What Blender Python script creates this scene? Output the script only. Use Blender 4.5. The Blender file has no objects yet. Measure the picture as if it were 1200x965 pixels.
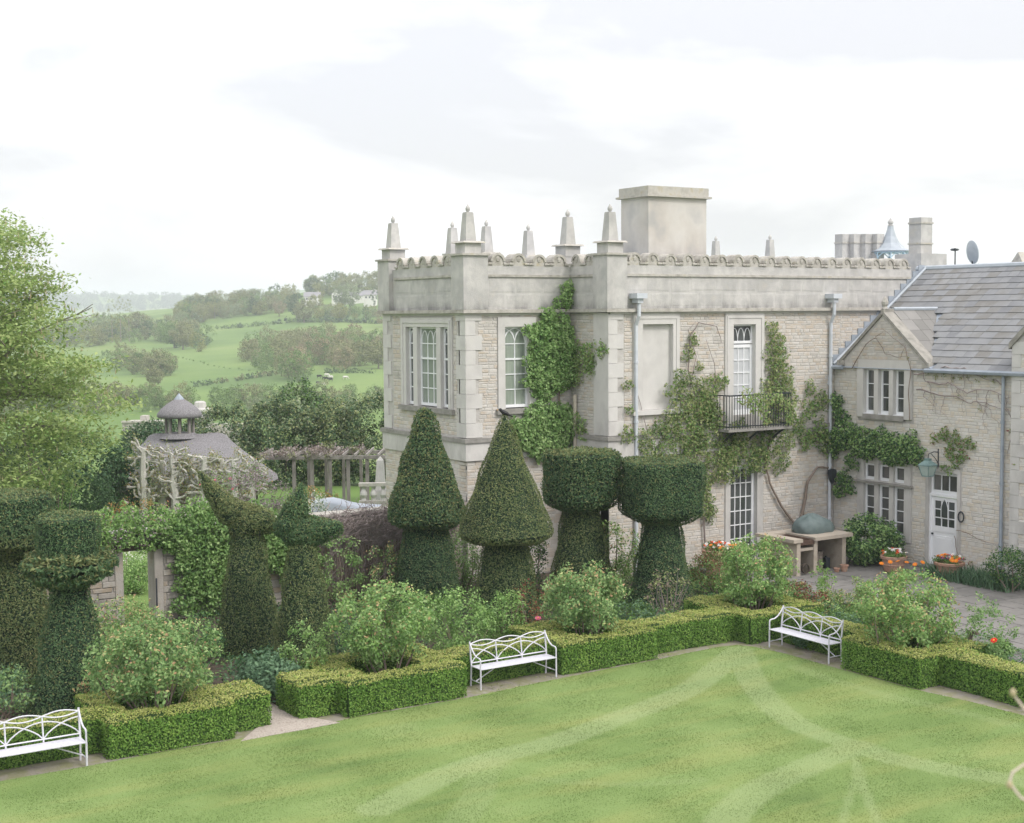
import bpy, math, random
import numpy as np
from mathutils import Vector, Matrix

scene = bpy.context.scene
COL = scene.collection
rng = np.random.default_rng(7)
random.seed(7)
PI = math.pi

# ------------------------------------------------------------------ camera
# World axes: +x runs along the long garden front of the house, +y away from the lawn, z up.
CAM = Vector((-33.28, -32.70, 7.7))
RT = Vector((0.84216, -0.53918, -0.00731)); UP = Vector((0.04329, 0.05408, 0.99760)); FW = Vector((0.53749, 0.84045, -0.06889))
cd = bpy.data.cameras.new('camera'); cam = bpy.data.objects.new('camera', cd); COL.objects.link(cam)
M = Matrix.Identity(4)
for i in range(3):
    M[i][0] = RT[i]; M[i][1] = UP[i]; M[i][2] = -FW[i]; M[i][3] = CAM[i]
cam.matrix_world = M
cd.sensor_width = 36; cd.lens = 49.5; cd.clip_start = .1; cd.clip_end = 12000
cd.dof.use_dof = True; cd.dof.focus_distance = 40; cd.dof.aperture_fstop = 4.0
scene.camera = cam
FH = Vector((FW.x, FW.y, 0)).normalized(); RH = Vector((FH.y, -FH.x, 0))
def view(X, Y, z=0):           # point X metres to the right and Y metres ahead of the terrace the camera stands on
    p = Vector((CAM.x, CAM.y, 0)) + RH * X + FH * Y
    return Vector((p.x, p.y, z))

# ------------------------------------------------------------------ sky, sun, exposure
SUN_DIR = Vector((0.45, -1.0, 1.15)).normalized()      # towards the sun
w = bpy.data.worlds.new('World'); scene.world = w; w.use_nodes = True
nt = w.node_tree; nt.nodes.clear(); L = nt.links.new
def N(t, **k):
    n = nt.nodes.new(t)
    for a, b in k.items(): setattr(n, a, b)
    return n
out = N('ShaderNodeOutputWorld'); bg = N('ShaderNodeBackground'); bg2 = N('ShaderNodeBackground'); add = N('ShaderNodeAddShader')
sky = N('ShaderNodeTexSky', sky_type='NISHITA'); sky.sun_disc = False
sky.sun_elevation = math.asin(SUN_DIR.z); sky.sun_rotation = math.atan2(SUN_DIR.x, SUN_DIR.y)
L(sky.outputs[0], bg.inputs[0]); bg.inputs[1].default_value = 0.05; sky.dust_density = 4
tc = N('ShaderNodeTexCoord'); sep = N('ShaderNodeSeparateXYZ'); L(tc.outputs['Generated'], sep.inputs[0])
mp = N('ShaderNodeMapping'); mp.inputs['Scale'].default_value = (1, 1, 3.2); L(tc.outputs['Generated'], mp.inputs[0])
no = N('ShaderNodeTexNoise'); no.inputs['Scale'].default_value = 2.6; no.inputs['Detail'].default_value = 7; no.inputs['Roughness'].default_value = .5
no.inputs['Distortion'].default_value = .3
L(mp.outputs[0], no.inputs[0])
cr = N('ShaderNodeValToRGB'); cr.color_ramp.elements[0].position = .39; cr.color_ramp.elements[1].position = .58
cr.color_ramp.elements[0].color = (.60, .582, .588, 1); cr.color_ramp.elements[1].color = (.995, .965, .945, 1)
L(no.outputs[0], cr.inputs[0])
mr = N('ShaderNodeMapRange'); mr.inputs[1].default_value = 0; mr.inputs[2].default_value = 1; mr.inputs[3].default_value = 1.0; mr.inputs[4].default_value = 2.1
L(sep.outputs[2], mr.inputs[0])
L(cr.outputs[0], bg2.inputs[0]); L(mr.outputs[0], bg2.inputs[1])
L(bg.outputs[0], add.inputs[0]); L(bg2.outputs[0], add.inputs[1]); L(add.outputs[0], out.inputs[0])
sl = bpy.data.lights.new('sun', 'SUN'); sl.energy = 1.7; sl.angle = math.radians(13); sl.color = (1, .96, .92)
so = bpy.data.objects.new('sun', sl); COL.objects.link(so); so.rotation_euler = (-SUN_DIR).to_track_quat('-Z', 'Y').to_euler(); so.location = (0, -20, 40)
scene.view_settings.view_transform = 'Standard'; scene.view_settings.look = 'None'
scene.view_settings.exposure = 0.15; scene.view_settings.gamma = 1
scene.cycles.volume_bounces = 1; scene.cycles.max_bounces = 6; scene.cycles.transparent_max_bounces = 6

# ------------------------------------------------------------------ materials
def mk(name, cols, scale=4.0, rough=.9, isl=.5, bump=0.0, bscale=30, trans=0.0, stretch=(1, 1, 1), metal=0, spec=.3, detail=5, lo=.25, hi=.75, stain=None):
    m = bpy.data.materials.new(name); m.use_nodes = True; t = m.node_tree; t.nodes.clear(); l = t.links.new
    def n(k, **kw):
        q = t.nodes.new(k)
        for a, b in kw.items(): setattr(q, a, b)
        return q
    o = n('ShaderNodeOutputMaterial'); b = n('ShaderNodeBsdfPrincipled')
    b.inputs['Roughness'].default_value = rough; b.inputs['Metallic'].default_value = metal; b.inputs['Specular IOR Level'].default_value = spec
    if len(cols) == 1:
        b.inputs['Base Color'].default_value = (*cols[0], 1); l(b.outputs[0], o.inputs[0]); return m
    g = n('ShaderNodeNewGeometry'); mpn = n('ShaderNodeMapping'); mpn.inputs['Scale'].default_value = stretch; l(g.outputs['Position'], mpn.inputs[0])
    no = n('ShaderNodeTexNoise'); no.inputs['Scale'].default_value = scale; no.inputs['Detail'].default_value = detail; l(mpn.outputs[0], no.inputs[0])
    mr0 = n('ShaderNodeMapRange'); mr0.inputs[1].default_value = lo; mr0.inputs[2].default_value = hi; l(no.outputs[0], mr0.inputs[0])
    fac = mr0.outputs[0]
    if isl > 0:
        oi = n('ShaderNodeObjectInfo'); a = n('ShaderNodeMath', operation='ADD'); l(g.outputs['Random Per Island'], a.inputs[0]); l(oi.outputs['Random'], a.inputs[1])
        f = n('ShaderNodeMath', operation='FRACT'); l(a.outputs[0], f.inputs[0])
        mx = n('ShaderNodeMix'); mx.inputs[0].default_value = isl; l(fac, mx.inputs[2]); l(f.outputs[0], mx.inputs[3]); fac = mx.outputs[0]
    r = n('ShaderNodeValToRGB'); e = r.color_ramp.elements
    while len(e) < len(cols): e.new(.5)
    for i, c in enumerate(cols): e[i].position = i / (len(cols) - 1); e[i].color = (*c, 1)
    l(fac, r.inputs[0]); colout = r.outputs[0]
    if stain:                          # (z0, z1, colour, strength): algae and soot with their own streaked outline
        z0, z1, sc, st = stain
        sp = n('ShaderNodeSeparateXYZ'); l(g.outputs['Position'], sp.inputs[0])
        ma = n('ShaderNodeMapRange'); ma.inputs[1].default_value = z0; ma.inputs[2].default_value = z1; ma.inputs[3].default_value = 1; ma.inputs[4].default_value = 0; l(sp.outputs[2], ma.inputs[0])
        m2 = n('ShaderNodeMapping'); m2.inputs['Scale'].default_value = (1.6, 1.6, .6); l(g.outputs['Position'], m2.inputs[0])
        n2 = n('ShaderNodeTexNoise'); n2.inputs['Scale'].default_value = 1.1; n2.inputs['Detail'].default_value = 10; n2.inputs['Roughness'].default_value = .7; l(m2.outputs[0], n2.inputs[0])
        mb_ = n('ShaderNodeMapRange'); mb_.inputs[1].default_value = .35; mb_.inputs[2].default_value = .65; l(n2.outputs[0], mb_.inputs[0])
        ad = n('ShaderNodeMath', operation='MULTIPLY_ADD'); l(ma.outputs[0], ad.inputs[0]); l(mb_.outputs[0], ad.inputs[1])
        sm = n('ShaderNodeMath', operation='MULTIPLY'); l(mb_.outputs[0], sm.inputs[0]); sm.inputs[1].default_value = .35; l(sm.outputs[0], ad.inputs[2])
        s3 = n('ShaderNodeMath', operation='MULTIPLY'); s3.use_clamp = True; l(ad.outputs[0], s3.inputs[0]); s3.inputs[1].default_value = st
        mx2 = n('ShaderNodeMix', data_type='RGBA'); l(s3.outputs[0], mx2.inputs[0]); l(colout, mx2.inputs[6]); mx2.inputs[7].default_value = (*sc, 1); colout = mx2.outputs[2]
    l(colout, b.inputs['Base Color'])
    if bump > 0:
        bn = n('ShaderNodeTexNoise'); bn.inputs['Scale'].default_value = bscale; bn.inputs['Detail'].default_value = 4; l(g.outputs['Position'], bn.inputs[0])
        bu = n('ShaderNodeBump'); bu.inputs['Strength'].default_value = bump; bu.inputs['Distance'].default_value = .03; l(bn.outputs[0], bu.inputs['Height']); l(bu.outputs[0], b.inputs['Normal'])
    sh = b.outputs[0]
    if trans > 0:
        tr = n('ShaderNodeBsdfTranslucent'); l(colout, tr.inputs[0]); mxs = n('ShaderNodeMixShader'); mxs.inputs[0].default_value = trans
        l(sh, mxs.inputs[1]); l(tr.outputs[0], mxs.inputs[2]); sh = mxs.outputs[0]
    l(sh, o.inputs[0])
    return m

STONE = mk('rubble limestone', [(.31, .295, .27), (.44, .42, .39), (.53, .51, .475), (.48, .42, .35), (.56, .54, .51), (.40, .39, .37)], 2.2, .95, .55, .35, 25)
STONE_PALE = mk('pale coursed limestone', [(.43, .415, .38), (.54, .525, .485), (.60, .585, .55), (.57, .515, .43), (.64, .625, .595), (.48, .47, .445)], 2.2, .95, .52, .3, 25)
MORTAR = mk('lime mortar', [(.40, .385, .365), (.50, .485, .465)], 6, .95, 0, .4, 20)
ASHLAR = mk('smooth ashlar', [(.47, .46, .445), (.58, .57, .55), (.52, .515, .505)], 1.6, .9, .2, .12, 30, stain=(4.1, 4.7, (.30, .29, .275), .45))
PARAPET = mk('weathered parapet ashlar', [(.39, .39, .385), (.54, .53, .51), (.44, .435, .425), (.50, .48, .44)], 2.4, .92, .18, .25, 30, detail=12, stain=(7.8, 8.12, (.17, .17, .165), .8))
LICHEN = mk('lichened stone', [(.21, .20, .18), (.36, .345, .31), (.46, .445, .41), (.38, .34, .23)], 5, .95, .25, .4, 30)
DARKST = mk('damp dark stone', [(.20, .195, .18), (.33, .32, .30)], 5, .95, .1, .4, 30)
WHITEP = mk('white painted joinery', [(.72, .74, .77), (.80, .81, .83)], 3, .45, 0, spec=.5)
WHITEM = mk('white painted iron', [(.36, .36, .40), (.50, .505, .57), (.57, .57, .63), (.60, .60, .66)], 14, .5, .15, spec=.4, lo=.15, hi=.6)
GLASS = mk('old window glass', [(.03, .035, .035), (.10, .11, .11)], 1.5, .04, .5, .15, 6, spec=1.0)
GLASSC = mk('glass with curtains behind', [(.16, .20, .17), (.34, .38, .34)], 3.0, .06, .3, .1, 6, stretch=(4, 4, .3), spec=.8)
NETG = mk('glass with white blind', [(.46, .48, .50), (.56, .58, .60)], 3, .1, .3, spec=.8)
LEAD = mk('grey lead', [(.22, .26, .31), (.36, .40, .45)], 4, .55, .3, .2, 20, spec=.5)
PIPE = mk('grey painted pipe', [(.46, .50, .55), (.58, .61, .65)], 4, .5, .1, spec=.5)
PIPEB = mk('stone coloured pipe', [(.45, .40, .32), (.52, .48, .40)], 4, .6, .1)
SLATE = mk('stone slates', [(.135, .14, .15), (.195, .202, .212), (.24, .248, .256), (.185, .182, .172), (.30, .308, .315)], .9, .88, .5, .35, 30)
SLATEW = mk('brownish grey slates', [(.17, .168, .16), (.26, .255, .245)], 2, .85, .6, .3, 30)
COPE = mk('dark weathered coping', [(.16, .155, .14), (.28, .27, .245), (.36, .345, .31)], 5, .95, .2, .4, 30)
BLUEP = mk('pale blue painted metal', [(.38, .52, .60), (.50, .62, .70)], 4, .5, .1, spec=.5)
GREYBL = mk('pale grey metal', [(.30, .34, .38), (.42, .46, .50)], 4, .55, .2)
BLACKI = mk('black iron', [(.02, .025, .03), (.05, .06, .07)], 8, .5, .1)
VERD = mk('verdigris lantern metal', [(.10, .17, .17), (.22, .32, .31)], 12, .5, .1)
LAMPGL = mk('lantern glass', [(.30, .40, .38), (.48, .56, .52)], 6, .1, .3, spec=.8)
YEW = mk('yew foliage', [(.030, .066, .032), (.062, .122, .054), (.10, .178, .078), (.16, .22, .105)], 1.6, .75, .62, trans=.22)
YEWB = mk('bronzed yew foliage', [(.040, .074, .032), (.082, .13, .052), (.135, .178, .07), (.20, .21, .095)], 1.8, .75, .65, trans=.22)
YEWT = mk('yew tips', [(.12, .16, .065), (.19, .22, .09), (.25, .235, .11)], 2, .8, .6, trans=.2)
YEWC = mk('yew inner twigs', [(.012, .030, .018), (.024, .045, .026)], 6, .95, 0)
BOX = mk('box foliage', [(.060, .145, .028), (.115, .235, .042), (.185, .32, .062), (.27, .39, .09)], 1.6, .7, .62, trans=.25)
BOXT = mk('new box growth on top', [(.22, .30, .07), (.33, .39, .10), (.42, .42, .16), (.30, .37, .10)], 1.3, .8, .5, trans=.2)
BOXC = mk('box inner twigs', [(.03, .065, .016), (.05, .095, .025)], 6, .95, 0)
ROSE = mk('rose foliage', [(.07, .15, .052), (.145, .26, .09), (.25, .38, .145), (.40, .50, .24)], 1.6, .65, .65, trans=.3)
ROSET = mk('bronze new rose leaves', [(.36, .27, .13), (.48, .30, .18), (.46, .44, .20), (.42, .47, .20)], 3, .7, .8, trans=.25)
LIME = mk('fresh light green leaves', [(.09, .20, .055), (.18, .33, .09), (.30, .46, .15), (.43, .56, .25)], 1.5, .65, .6, trans=.3)
MIDG = mk('mid green leaves', [(.05, .12, .035), (.10, .20, .055), (.17, .29, .08), (.24, .36, .12)], 1.5, .65, .6, trans=.25)
DEEP = mk('deep green leaves', [(.02, .06, .03), (.045, .11, .045), (.085, .17, .065)], 1.5, .6, .6, trans=.15)
VINE = mk('fresh climber leaves', [(.09, .19, .055), (.18, .32, .10), (.30, .45, .17), (.45, .58, .28)], 1.8, .6, .65, trans=.3)
VINEY = mk('yellow green climber leaves', [(.11, .16, .06), (.21, .265, .105), (.34, .38, .17), (.44, .42, .23)], 1.5, .7, .6, trans=.3)
BLUEG = mk('blue green leaves', [(.06, .13, .075), (.11, .20, .11), (.18, .28, .16)], 2, .65, .6, trans=.2)
PURPL = mk('purple grey flower haze', [(.18, .14, .16), (.30, .22, .27), (.38, .32, .33), (.20, .24, .14)], 2, .8, .7, trans=.2)
REDL = mk('dark red leaves', [(.12, .035, .03), (.24, .07, .055), (.20, .15, .06)], 3, .7, .7, trans=.2)
ORGL = mk('orange new leaves', [(.40, .18, .08), (.50, .30, .12), (.35, .36, .12)], 3, .7, .7, trans=.2)
WHFL = mk('white flowers', [(.75, .75, .68), (.85, .84, .80)], 3, .8, .5, trans=.2)
TWIG = mk('brown twigs', [(.10, .075, .055), (.20, .16, .13), (.28, .23, .20)], 4, .9, .5)
TWIGP = mk('grey purple twigs', [(.17, .14, .13), (.27, .23, .22), (.36, .31, .295)], 3, .9, .6)
BARK = mk('grey bark', [(.16, .14, .12), (.30, .27, .24)], 6, .95, .3, .5, 20)
BARKP = mk('pale lichened bark', [(.34, .33, .30), (.52, .51, .48), (.44, .44, .38)], 6, .95, .3, .5, 20)
CHEST = mk('spring tree leaves', [(.15, .22, .07), (.255, .345, .115), (.365, .455, .175), (.47, .53, .26)], .8, .65, .6, trans=.35)
CANDLE = mk('flower candles', [(.42, .36, .22), (.58, .50, .34)], 3, .8, .6, trans=.2)
LAUREL = mk('laurel leaves', [(.030, .070, .034), (.06, .12, .055), (.11, .17, .075), (.36, .37, .27)], .7, .6, .7, trans=.12)
GRASSB = mk('grass blades', [(.085, .155, .03), (.125, .215, .045), (.185, .27, .07), (.26, .30, .11)], .5, .7, .45, trans=.25)
THATCH = mk('grey reed thatch', [(.13, .125, .13), (.21, .205, .215), (.27, .265, .275)], 7, .95, 0, .8, 40, stretch=(3, 3, .6))
WOODW = mk('weathered grey timber', [(.15, .135, .125), (.26, .24, .225), (.31, .295, .28)], 6, .9, .3, .3, 40, stretch=(1, 1, .3))
DARKW = mk('dark timber', [(.05, .04, .035), (.10, .08, .06)], 6, .9, .2, .3, 40)
TERRA = mk('weathered terracotta', [(.30, .17, .12), (.42, .26, .19), (.40, .32, .26)], 8, .9, .1, .2, 40)
SOIL = mk('dark garden soil', [(.035, .028, .02), (.075, .06, .045), (.10, .085, .06)], 5, .98, 0, .8, 25)
GRAVEL = mk('pinkish gravel', [(.22, .185, .16), (.40, .345, .30), (.50, .45, .40), (.30, .26, .22)], 26, .95, .0, 1.0, 60, detail=3)
EDGING = mk('old edging stone and moss', [(.15, .135, .11), (.25, .23, .20), (.20, .20, .11), (.30, .285, .26)], 2.5, .95, 0, .5, 20)
FLAG = mk('worn flagstones', [(.105, .105, .10), (.18, .175, .168), (.215, .208, .198), (.14, .136, .13)], 1.4, .85, .2, .3, 12)
COUNTER = mk('cast stone counter', [(.30, .26, .21), (.42, .37, .31), (.36, .33, .29)], 4, .9, .2, .3, 20)
COVER = mk('grey green canvas cover', [(.085, .12, .12), (.15, .19, .19)], 4, .6, 0, .3, 12)
RUST = mk('rusty iron grill', [(.05, .035, .03), (.14, .085, .06)], 14, .8, .1)
WICKER = mk('grey wicker', [(.14, .12, .10), (.26, .23, .20)], 20, .9, .3, .6, 60)
CANVAS = mk('pale grey canvas', [(.40, .44, .50), (.48, .52, .57)], 2, .9, 0)
WHITEW = mk('white rendered wall', [(.66, .65, .62), (.76, .75, .73)], .3, .9, .2)
FARROOF = mk('slate roof far off', [(.20, .20, .22), (.30, .29, .30)], .3, .9, .2)
DARKGL = mk('dark far window', [(.06, .07, .08)])
GARDST = mk('weathered garden wall stone', [(.17, .155, .135), (.28, .26, .235), (.36, .34, .31), (.30, .25, .19), (.40, .385, .36)], 2.5, .95, .6, .4, 25)
F_OR = mk('orange petals', [(.80, .22, .03), (.90, .36, .05)], 9, .6, .5, trans=.2)
F_RED = mk('red petals', [(.60, .03, .02), (.75, .08, .04)], 9, .6, .5, trans=.2)
F_WH = mk('white petals', [(.75, .72, .75), (.85, .84, .86)], 9, .6, .5, trans=.2)
F_PU = mk('purple petals', [(.10, .02, .14), (.20, .05, .24)], 9, .6, .5, trans=.2)
F_PK = mk('pink petals', [(.75, .12, .25), (.85, .30, .42)], 9, .6, .5, trans=.2)
F_YE = mk('yellow centre', [(.80, .50, .05)])
BLK = mk('black feathers', [(.008, .008, .01), (.02, .02, .025)], 20, .5, .1)
ORB = mk('yellow beak', [(.6, .3, .04)])
COWW = mk('white hide', [(.6, .58, .55)]); COWB = mk('black hide', [(.02, .02, .02)])
def treem(n, a, b, c): return mk(n, [a, b, c], .15, .85, .5, trans=.2)
T_GREEN = treem('far green crown', (.085, .15, .055), (.155, .24, .08), (.24, .33, .12))
T_DARK = treem('far dark crown', (.045, .085, .045), (.08, .135, .065), (.12, .18, .08))
T_BROWN = treem('far bare brown crown', (.14, .155, .07), (.22, .24, .115), (.31, .32, .16))
T_YELL = treem('far yellow green crown', (.14, .17, .05), (.24, .26, .09), (.32, .32, .14))
T_PINK = treem('far reddish crown', (.20, .17, .10), (.29, .25, .15), (.33, .31, .18))
T_PALE = treem('far pale crown', (.14, .19, .10), (.24, .30, .16), (.34, .38, .23))

# ------------------------------------------------------------------ mesh helpers
class Frame:                      # facade frame: s along the wall, d depth (negative = out), z up
    def __init__(s, kind, u0, v0): s.k = kind; s.u = u0; s.v = v0
    def __call__(s, p):
        a, d, z = p
        return (s.u + a, s.v + d, z) if s.k == 'S' else (s.u + d, s.v - a, z)
ID = lambda p: p
class MB:
    def __init__(s, fr=None): s.V = []; s.F = []; s.Mi = []; s.fr = fr or ID; s.mi = 0
    def add(s, vs, fs):
        b = len(s.V); s.V += [s.fr(tuple(v)) for v in vs]; s.F += [tuple(b + i for i in f) for f in fs]; s.Mi += [s.mi] * len(fs); return s
    def box(s, x0, x1, y0, y1, z0, z1, top=None):
        a, b, c, d = (x0, x1, y0, y1) if top is None else top
        return s.add([(x0, y0, z0), (x1, y0, z0), (x1, y1, z0), (x0, y1, z0), (a, c, z1), (b, c, z1), (b, d, z1), (a, d, z1)],
                     [(3, 2, 1, 0), (4, 5, 6, 7), (0, 1, 5, 4), (1, 2, 6, 5), (2, 3, 7, 6), (3, 0, 4, 7)])
    def prism(s, poly, ax, a, b):       # polygon extruded along axis ax
        n = len(poly)
        def P(q, t): return {'x': (t, q[0], q[1]), 'y': (q[0], t, q[1]), 'z': (q[0], q[1], t)}[ax]
        return s.add([P(q, a) for q in poly] + [P(q, b) for q in poly], [tuple(range(n))[::-1], tuple(range(n, 2 * n))] + [(i, (i + 1) % n, n + (i + 1) % n, n + i) for i in range(n)])
    def tube(s, pts, r, k=6, caps=True):
        pts = [Vector(p) for p in pts]; n = len(pts); R = r if isinstance(r, (list, tuple)) else [r] * n
        vs = []; prev = None
        for i, p in enumerate(pts):
            t = (pts[min(i + 1, n - 1)] - pts[max(i - 1, 0)]);
            if t.length < 1e-6: t = Vector((0, 0, 1))
            t.normalize()
            if prev is None: x = t.orthogonal().normalized()
            else:
                x = prev - t * prev.dot(t); x = x.normalized() if x.length > 1e-5 else t.orthogonal().normalized()
            prev = x; y = t.cross(x)
            for j in range(k):
                a = 2 * PI * j / k; vs.append(p + (x * math.cos(a) + y * math.sin(a)) * R[i])
        fs = [(i * k + j, i * k + (j + 1) % k, (i + 1) * k + (j + 1) % k, (i + 1) * k + j) for i in range(n - 1) for j in range(k)]
        if caps: fs += [tuple(range(k))[::-1], tuple(range((n - 1) * k, n * k))]
        return s.add(vs, fs)
    def lathe(s, prof, c=(0, 0, 0), k=24, p=2.0, jit=0.0, rot=0.0):   # prof: (r, z); p>2 gives squarish sections
        vs = []
        for r, z in prof:
            for j in range(k):
                a = 2 * PI * j / k + rot; ca, sa = math.cos(a - rot), math.sin(a - rot)
                q = (abs(ca) ** p + abs(sa) ** p) ** (-1 / p) * r * (1 + random.uniform(-jit, jit))
                vs.append((c[0] + q * math.cos(a), c[1] + q * math.sin(a), c[2] + z + random.uniform(-jit, jit) * .5))
        m = len(prof)
        fs = [(i * k + j, i * k + (j + 1) % k, (i + 1) * k + (j + 1) % k, (i + 1) * k + j) for i in range(m - 1) for j in range(k)]
        fs += [tuple(range(k))[::-1], tuple(range((m - 1) * k, m * k))]
        return s.add(vs, fs)
    def ell(s, c, r, k=12, m=7):
        prof = [(max(.02, math.sin(PI * i / m)), -math.cos(PI * i / m)) for i in range(m + 1)]
        vs = [(c[0] + q * r[0] * math.cos(2 * PI * j / k), c[1] + q * r[1] * math.sin(2 * PI * j / k), c[2] + z * r[2]) for q, z in prof for j in range(k)]
        fs = [(i * k + j, i * k + (j + 1) % k, (i + 1) * k + (j + 1) % k, (i + 1) * k + j) for i in range(m) for j in range(k)]
        return s.add(vs, fs + [tuple(range(k))[::-1], tuple(range(m * k, m * k + k))])
    def cap(s, p0, r0, p1, r1, k=14):      # tapered capsule
        p0, p1 = Vector(p0), Vector(p1); d = (p1 - p0); ln = d.length; d.normalize()
        pts = [p0 - d * r0 * .9, p0 - d * r0 * .6, p0, p0 + d * ln * .5, p1, p1 + d * r1 * .6, p1 + d * r1 * .9]
        return s.tube(pts, [r0 * .4, r0 * .8, r0, (r0 + r1) / 2, r1, r1 * .8, r1 * .4], k)
def sample(mb, dens, n=None, faces=None):
    V = np.array(mb.V, float); T = []
    for i, f in enumerate(mb.F):
        if faces is not None and not faces(i): continue
        for j in range(1, len(f) - 1): T.append((f[0], f[j], f[j + 1]))
    T = np.array(T); A, B, C_ = V[T[:, 0]], V[T[:, 1]], V[T[:, 2]]
    cr_ = np.cross(B - A, C_ - A); ar = np.linalg.norm(cr_, axis=1) / 2
    if n is None: n = int(ar.sum() * dens)
    idx = rng.choice(len(T), n, p=ar / ar.sum()); r1 = np.sqrt(rng.random(n))[:, None]; r2 = rng.random(n)[:, None]
    P = A[idx] * (1 - r1) + B[idx] * r1 * (1 - r2) + C_[idx] * r1 * r2
    return P, cr_[idx] / (2 * ar[idx][:, None] + 1e-12)
def unit(a): return a / (np.linalg.norm(a, axis=1)[:, None] + 1e-9)
def leaves(P, Nn, size, jit=.7, el=.55, var=.35, droop=0.0):
    n = len(P); Nn = unit(Nn + rng.normal(0, jit, (n, 3))); R = rng.normal(0, 1, (n, 3)); R[:, 2] -= droop
    T = unit(R - Nn * (R * Nn).sum(1)[:, None]); B = np.cross(Nn, T)
    s = (size * (1 + rng.uniform(-var, var, n)))[:, None] / 2
    return np.stack([P - T * s, P + B * s * el, P + T * s, P - B * s * el], 1)
def blades(P, h, wd, lean=.35):
    n = len(P); a = rng.uniform(0, 2 * PI, n); D = np.stack([np.cos(a), np.sin(a), np.zeros(n)], 1) * wd / 2
    H = h * rng.uniform(.5, 1.1, n); t = rng.normal(0, lean, (n, 2)) * H[:, None]
    top = P + np.stack([t[:, 0], t[:, 1], H], 1)
    return np.stack([P - D, P + D, top], 1)
def setp(o, label=None, cat=None, group=None, kind=None):
    if label: o['label'] = label
    if cat: o['category'] = cat
    if group: o['group'] = group
    if kind: o['kind'] = kind
    return o
def aloc(o):
    p = Vector((0, 0, 0))
    while o is not None: p += Vector(o.location); o = o.parent
    return p
def emit(name, mb=None, mats=(), sets=(), parent=None, origin=None, smooth=False):
    """ONE mesh object from the solid builder mb (materials mats) plus leaf sets [(array (n,k,3), material)]"""
    mats = list(mats) if isinstance(mats, (list, tuple)) else [mats]
    if origin is None: origin = aloc(parent)
    Vs, LI, LS, MI = [], [], [], []; nv = nl = 0
    if mb is not None and mb.V:
        Vs.append(np.array(mb.V, float)); ls = np.cumsum([0] + [len(f) for f in mb.F[:-1]]); LI.append(np.concatenate([np.array(f) for f in mb.F])); LS.append(ls); MI.append(np.array(mb.Mi))
        nv = len(mb.V); nl = len(LI[0])
    for q, m in sets:
        if len(q) == 0: continue
        if m not in mats: mats.append(m)
        n, k = q.shape[:2]; Vs.append(q.reshape(-1, 3)); LI.append(np.arange(n * k) + nv); LS.append(np.arange(n) * k + nl); MI.append(np.full(n, mats.index(m))); nv += n * k; nl += n * k
    V = np.concatenate(Vs) - np.array(origin)[None]; li = np.concatenate(LI); ls = np.concatenate(LS); mi = np.concatenate(MI)
    me = bpy.data.meshes.new(name); me.vertices.add(len(V)); me.vertices.foreach_set('co', V.astype(np.float32).ravel())
    me.loops.add(len(li)); me.loops.foreach_set('vertex_index', li.astype(np.int32)); me.polygons.add(len(ls)); me.polygons.foreach_set('loop_start', ls.astype(np.int32))
    for m in mats: me.materials.append(m)
    me.polygons.foreach_set('material_index', mi.astype(np.int32))
    me.polygons.foreach_set('use_smooth', np.full(len(ls), bool(smooth)))
    me.update(calc_edges=True)
    o = bpy.data.objects.new(name, me); COL.objects.link(o)
    if parent is not None: o.parent = parent; o.location = Vector(origin) - aloc(parent)
    else: o.location = origin
    return o
def thing(name, loc, label, cat, group=None):
    o = bpy.data.objects.new(name, None); COL.objects.link(o); o.location = loc; o.empty_display_size = .3
    return setp(o, label, cat, group)
def copy_tree(o, parent=None):
    c = o.copy(); COL.objects.link(c); c.parent = parent
    for ch in list(o.children): copy_tree(ch, c)
    return c
def clumps(c, rad, n, per, cr_, lo=.5, up=.3, flat=1.0, zmin=None):
    """leaf points in n clumps spread through an ellipsoid crown"""
    c = np.array(c, float); rad = np.array(rad, float)
    D = unit(rng.normal(0, 1, (n, 3))); f = rng.uniform(lo, 1, n)[:, None] ** .7
    CC = c + D * rad * f
    if zmin is not None: CC[:, 2] = np.maximum(CC[:, 2], zmin + cr_ * .5)
    O = unit(rng.normal(0, 1, (n * per, 3))) * (rng.random(n * per)[:, None] ** .5) * cr_ * np.array([1, 1, flat])
    P = np.repeat(CC, per, 0) + O
    Nn = unit(unit(P - c) * .7 + O / cr_ * .6 + np.array([0, 0, up]))
    return P, Nn, CC

# ------------------------------------------------------------------ terrain
def interp(x, t):
    if x <= t[0][0]: return t[0][1]
    for (a, b), (c, d) in zip(t, t[1:]):
        if x <= c:
            k = (x - a) / (c - a); k = k * k * (3 - 2 * k) if b > d else k
            return b + (d - b) * k
    return t[-1][1]
TT = [(-500, -.12), (49, -.12), (64, -1.25), (88, -2.0), (220, -32), (330, -13.9), (480, -9.2), (600, -2.5), (750, 7.7), (900, 19.7), (1050, 23), (1500, 10), (2300, -40), (3300, 64), (4600, 70), (9500, 0)]
def zt(X, Y):
    z = interp(Y, TT); ww = min(1, max(0, (Y - 350) / 450)) if Y < 1600 else max(0, 1 - (Y - 1600) / 400)
    z += ww * .1 * max(-160, min(120, X + .15 * Y))
    if Y > 280: z += ww * (2.2 * math.sin(X * .021 + 1) * math.sin(Y * .012) + .8 * math.sin(X * .06) * math.sin(Y * .03))
    if Y > 2200: z += 6 * math.sin(X * .0035 + 2) + 3 * math.sin(X * .011)
    return z
def ground(X, Y, dz=0): return view(X, Y, zt(X, Y) + dz)
def axis(pts):
    r = []
    for a, b, st in pts:
        x = a
        while x < b: r.append(x); x += st
    return r
xs = axis([(-5000, -1200, 250), (-1200, -300, 40), (-300, 60, 8), (60, 300, 40), (300, 5001, 470)])
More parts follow.
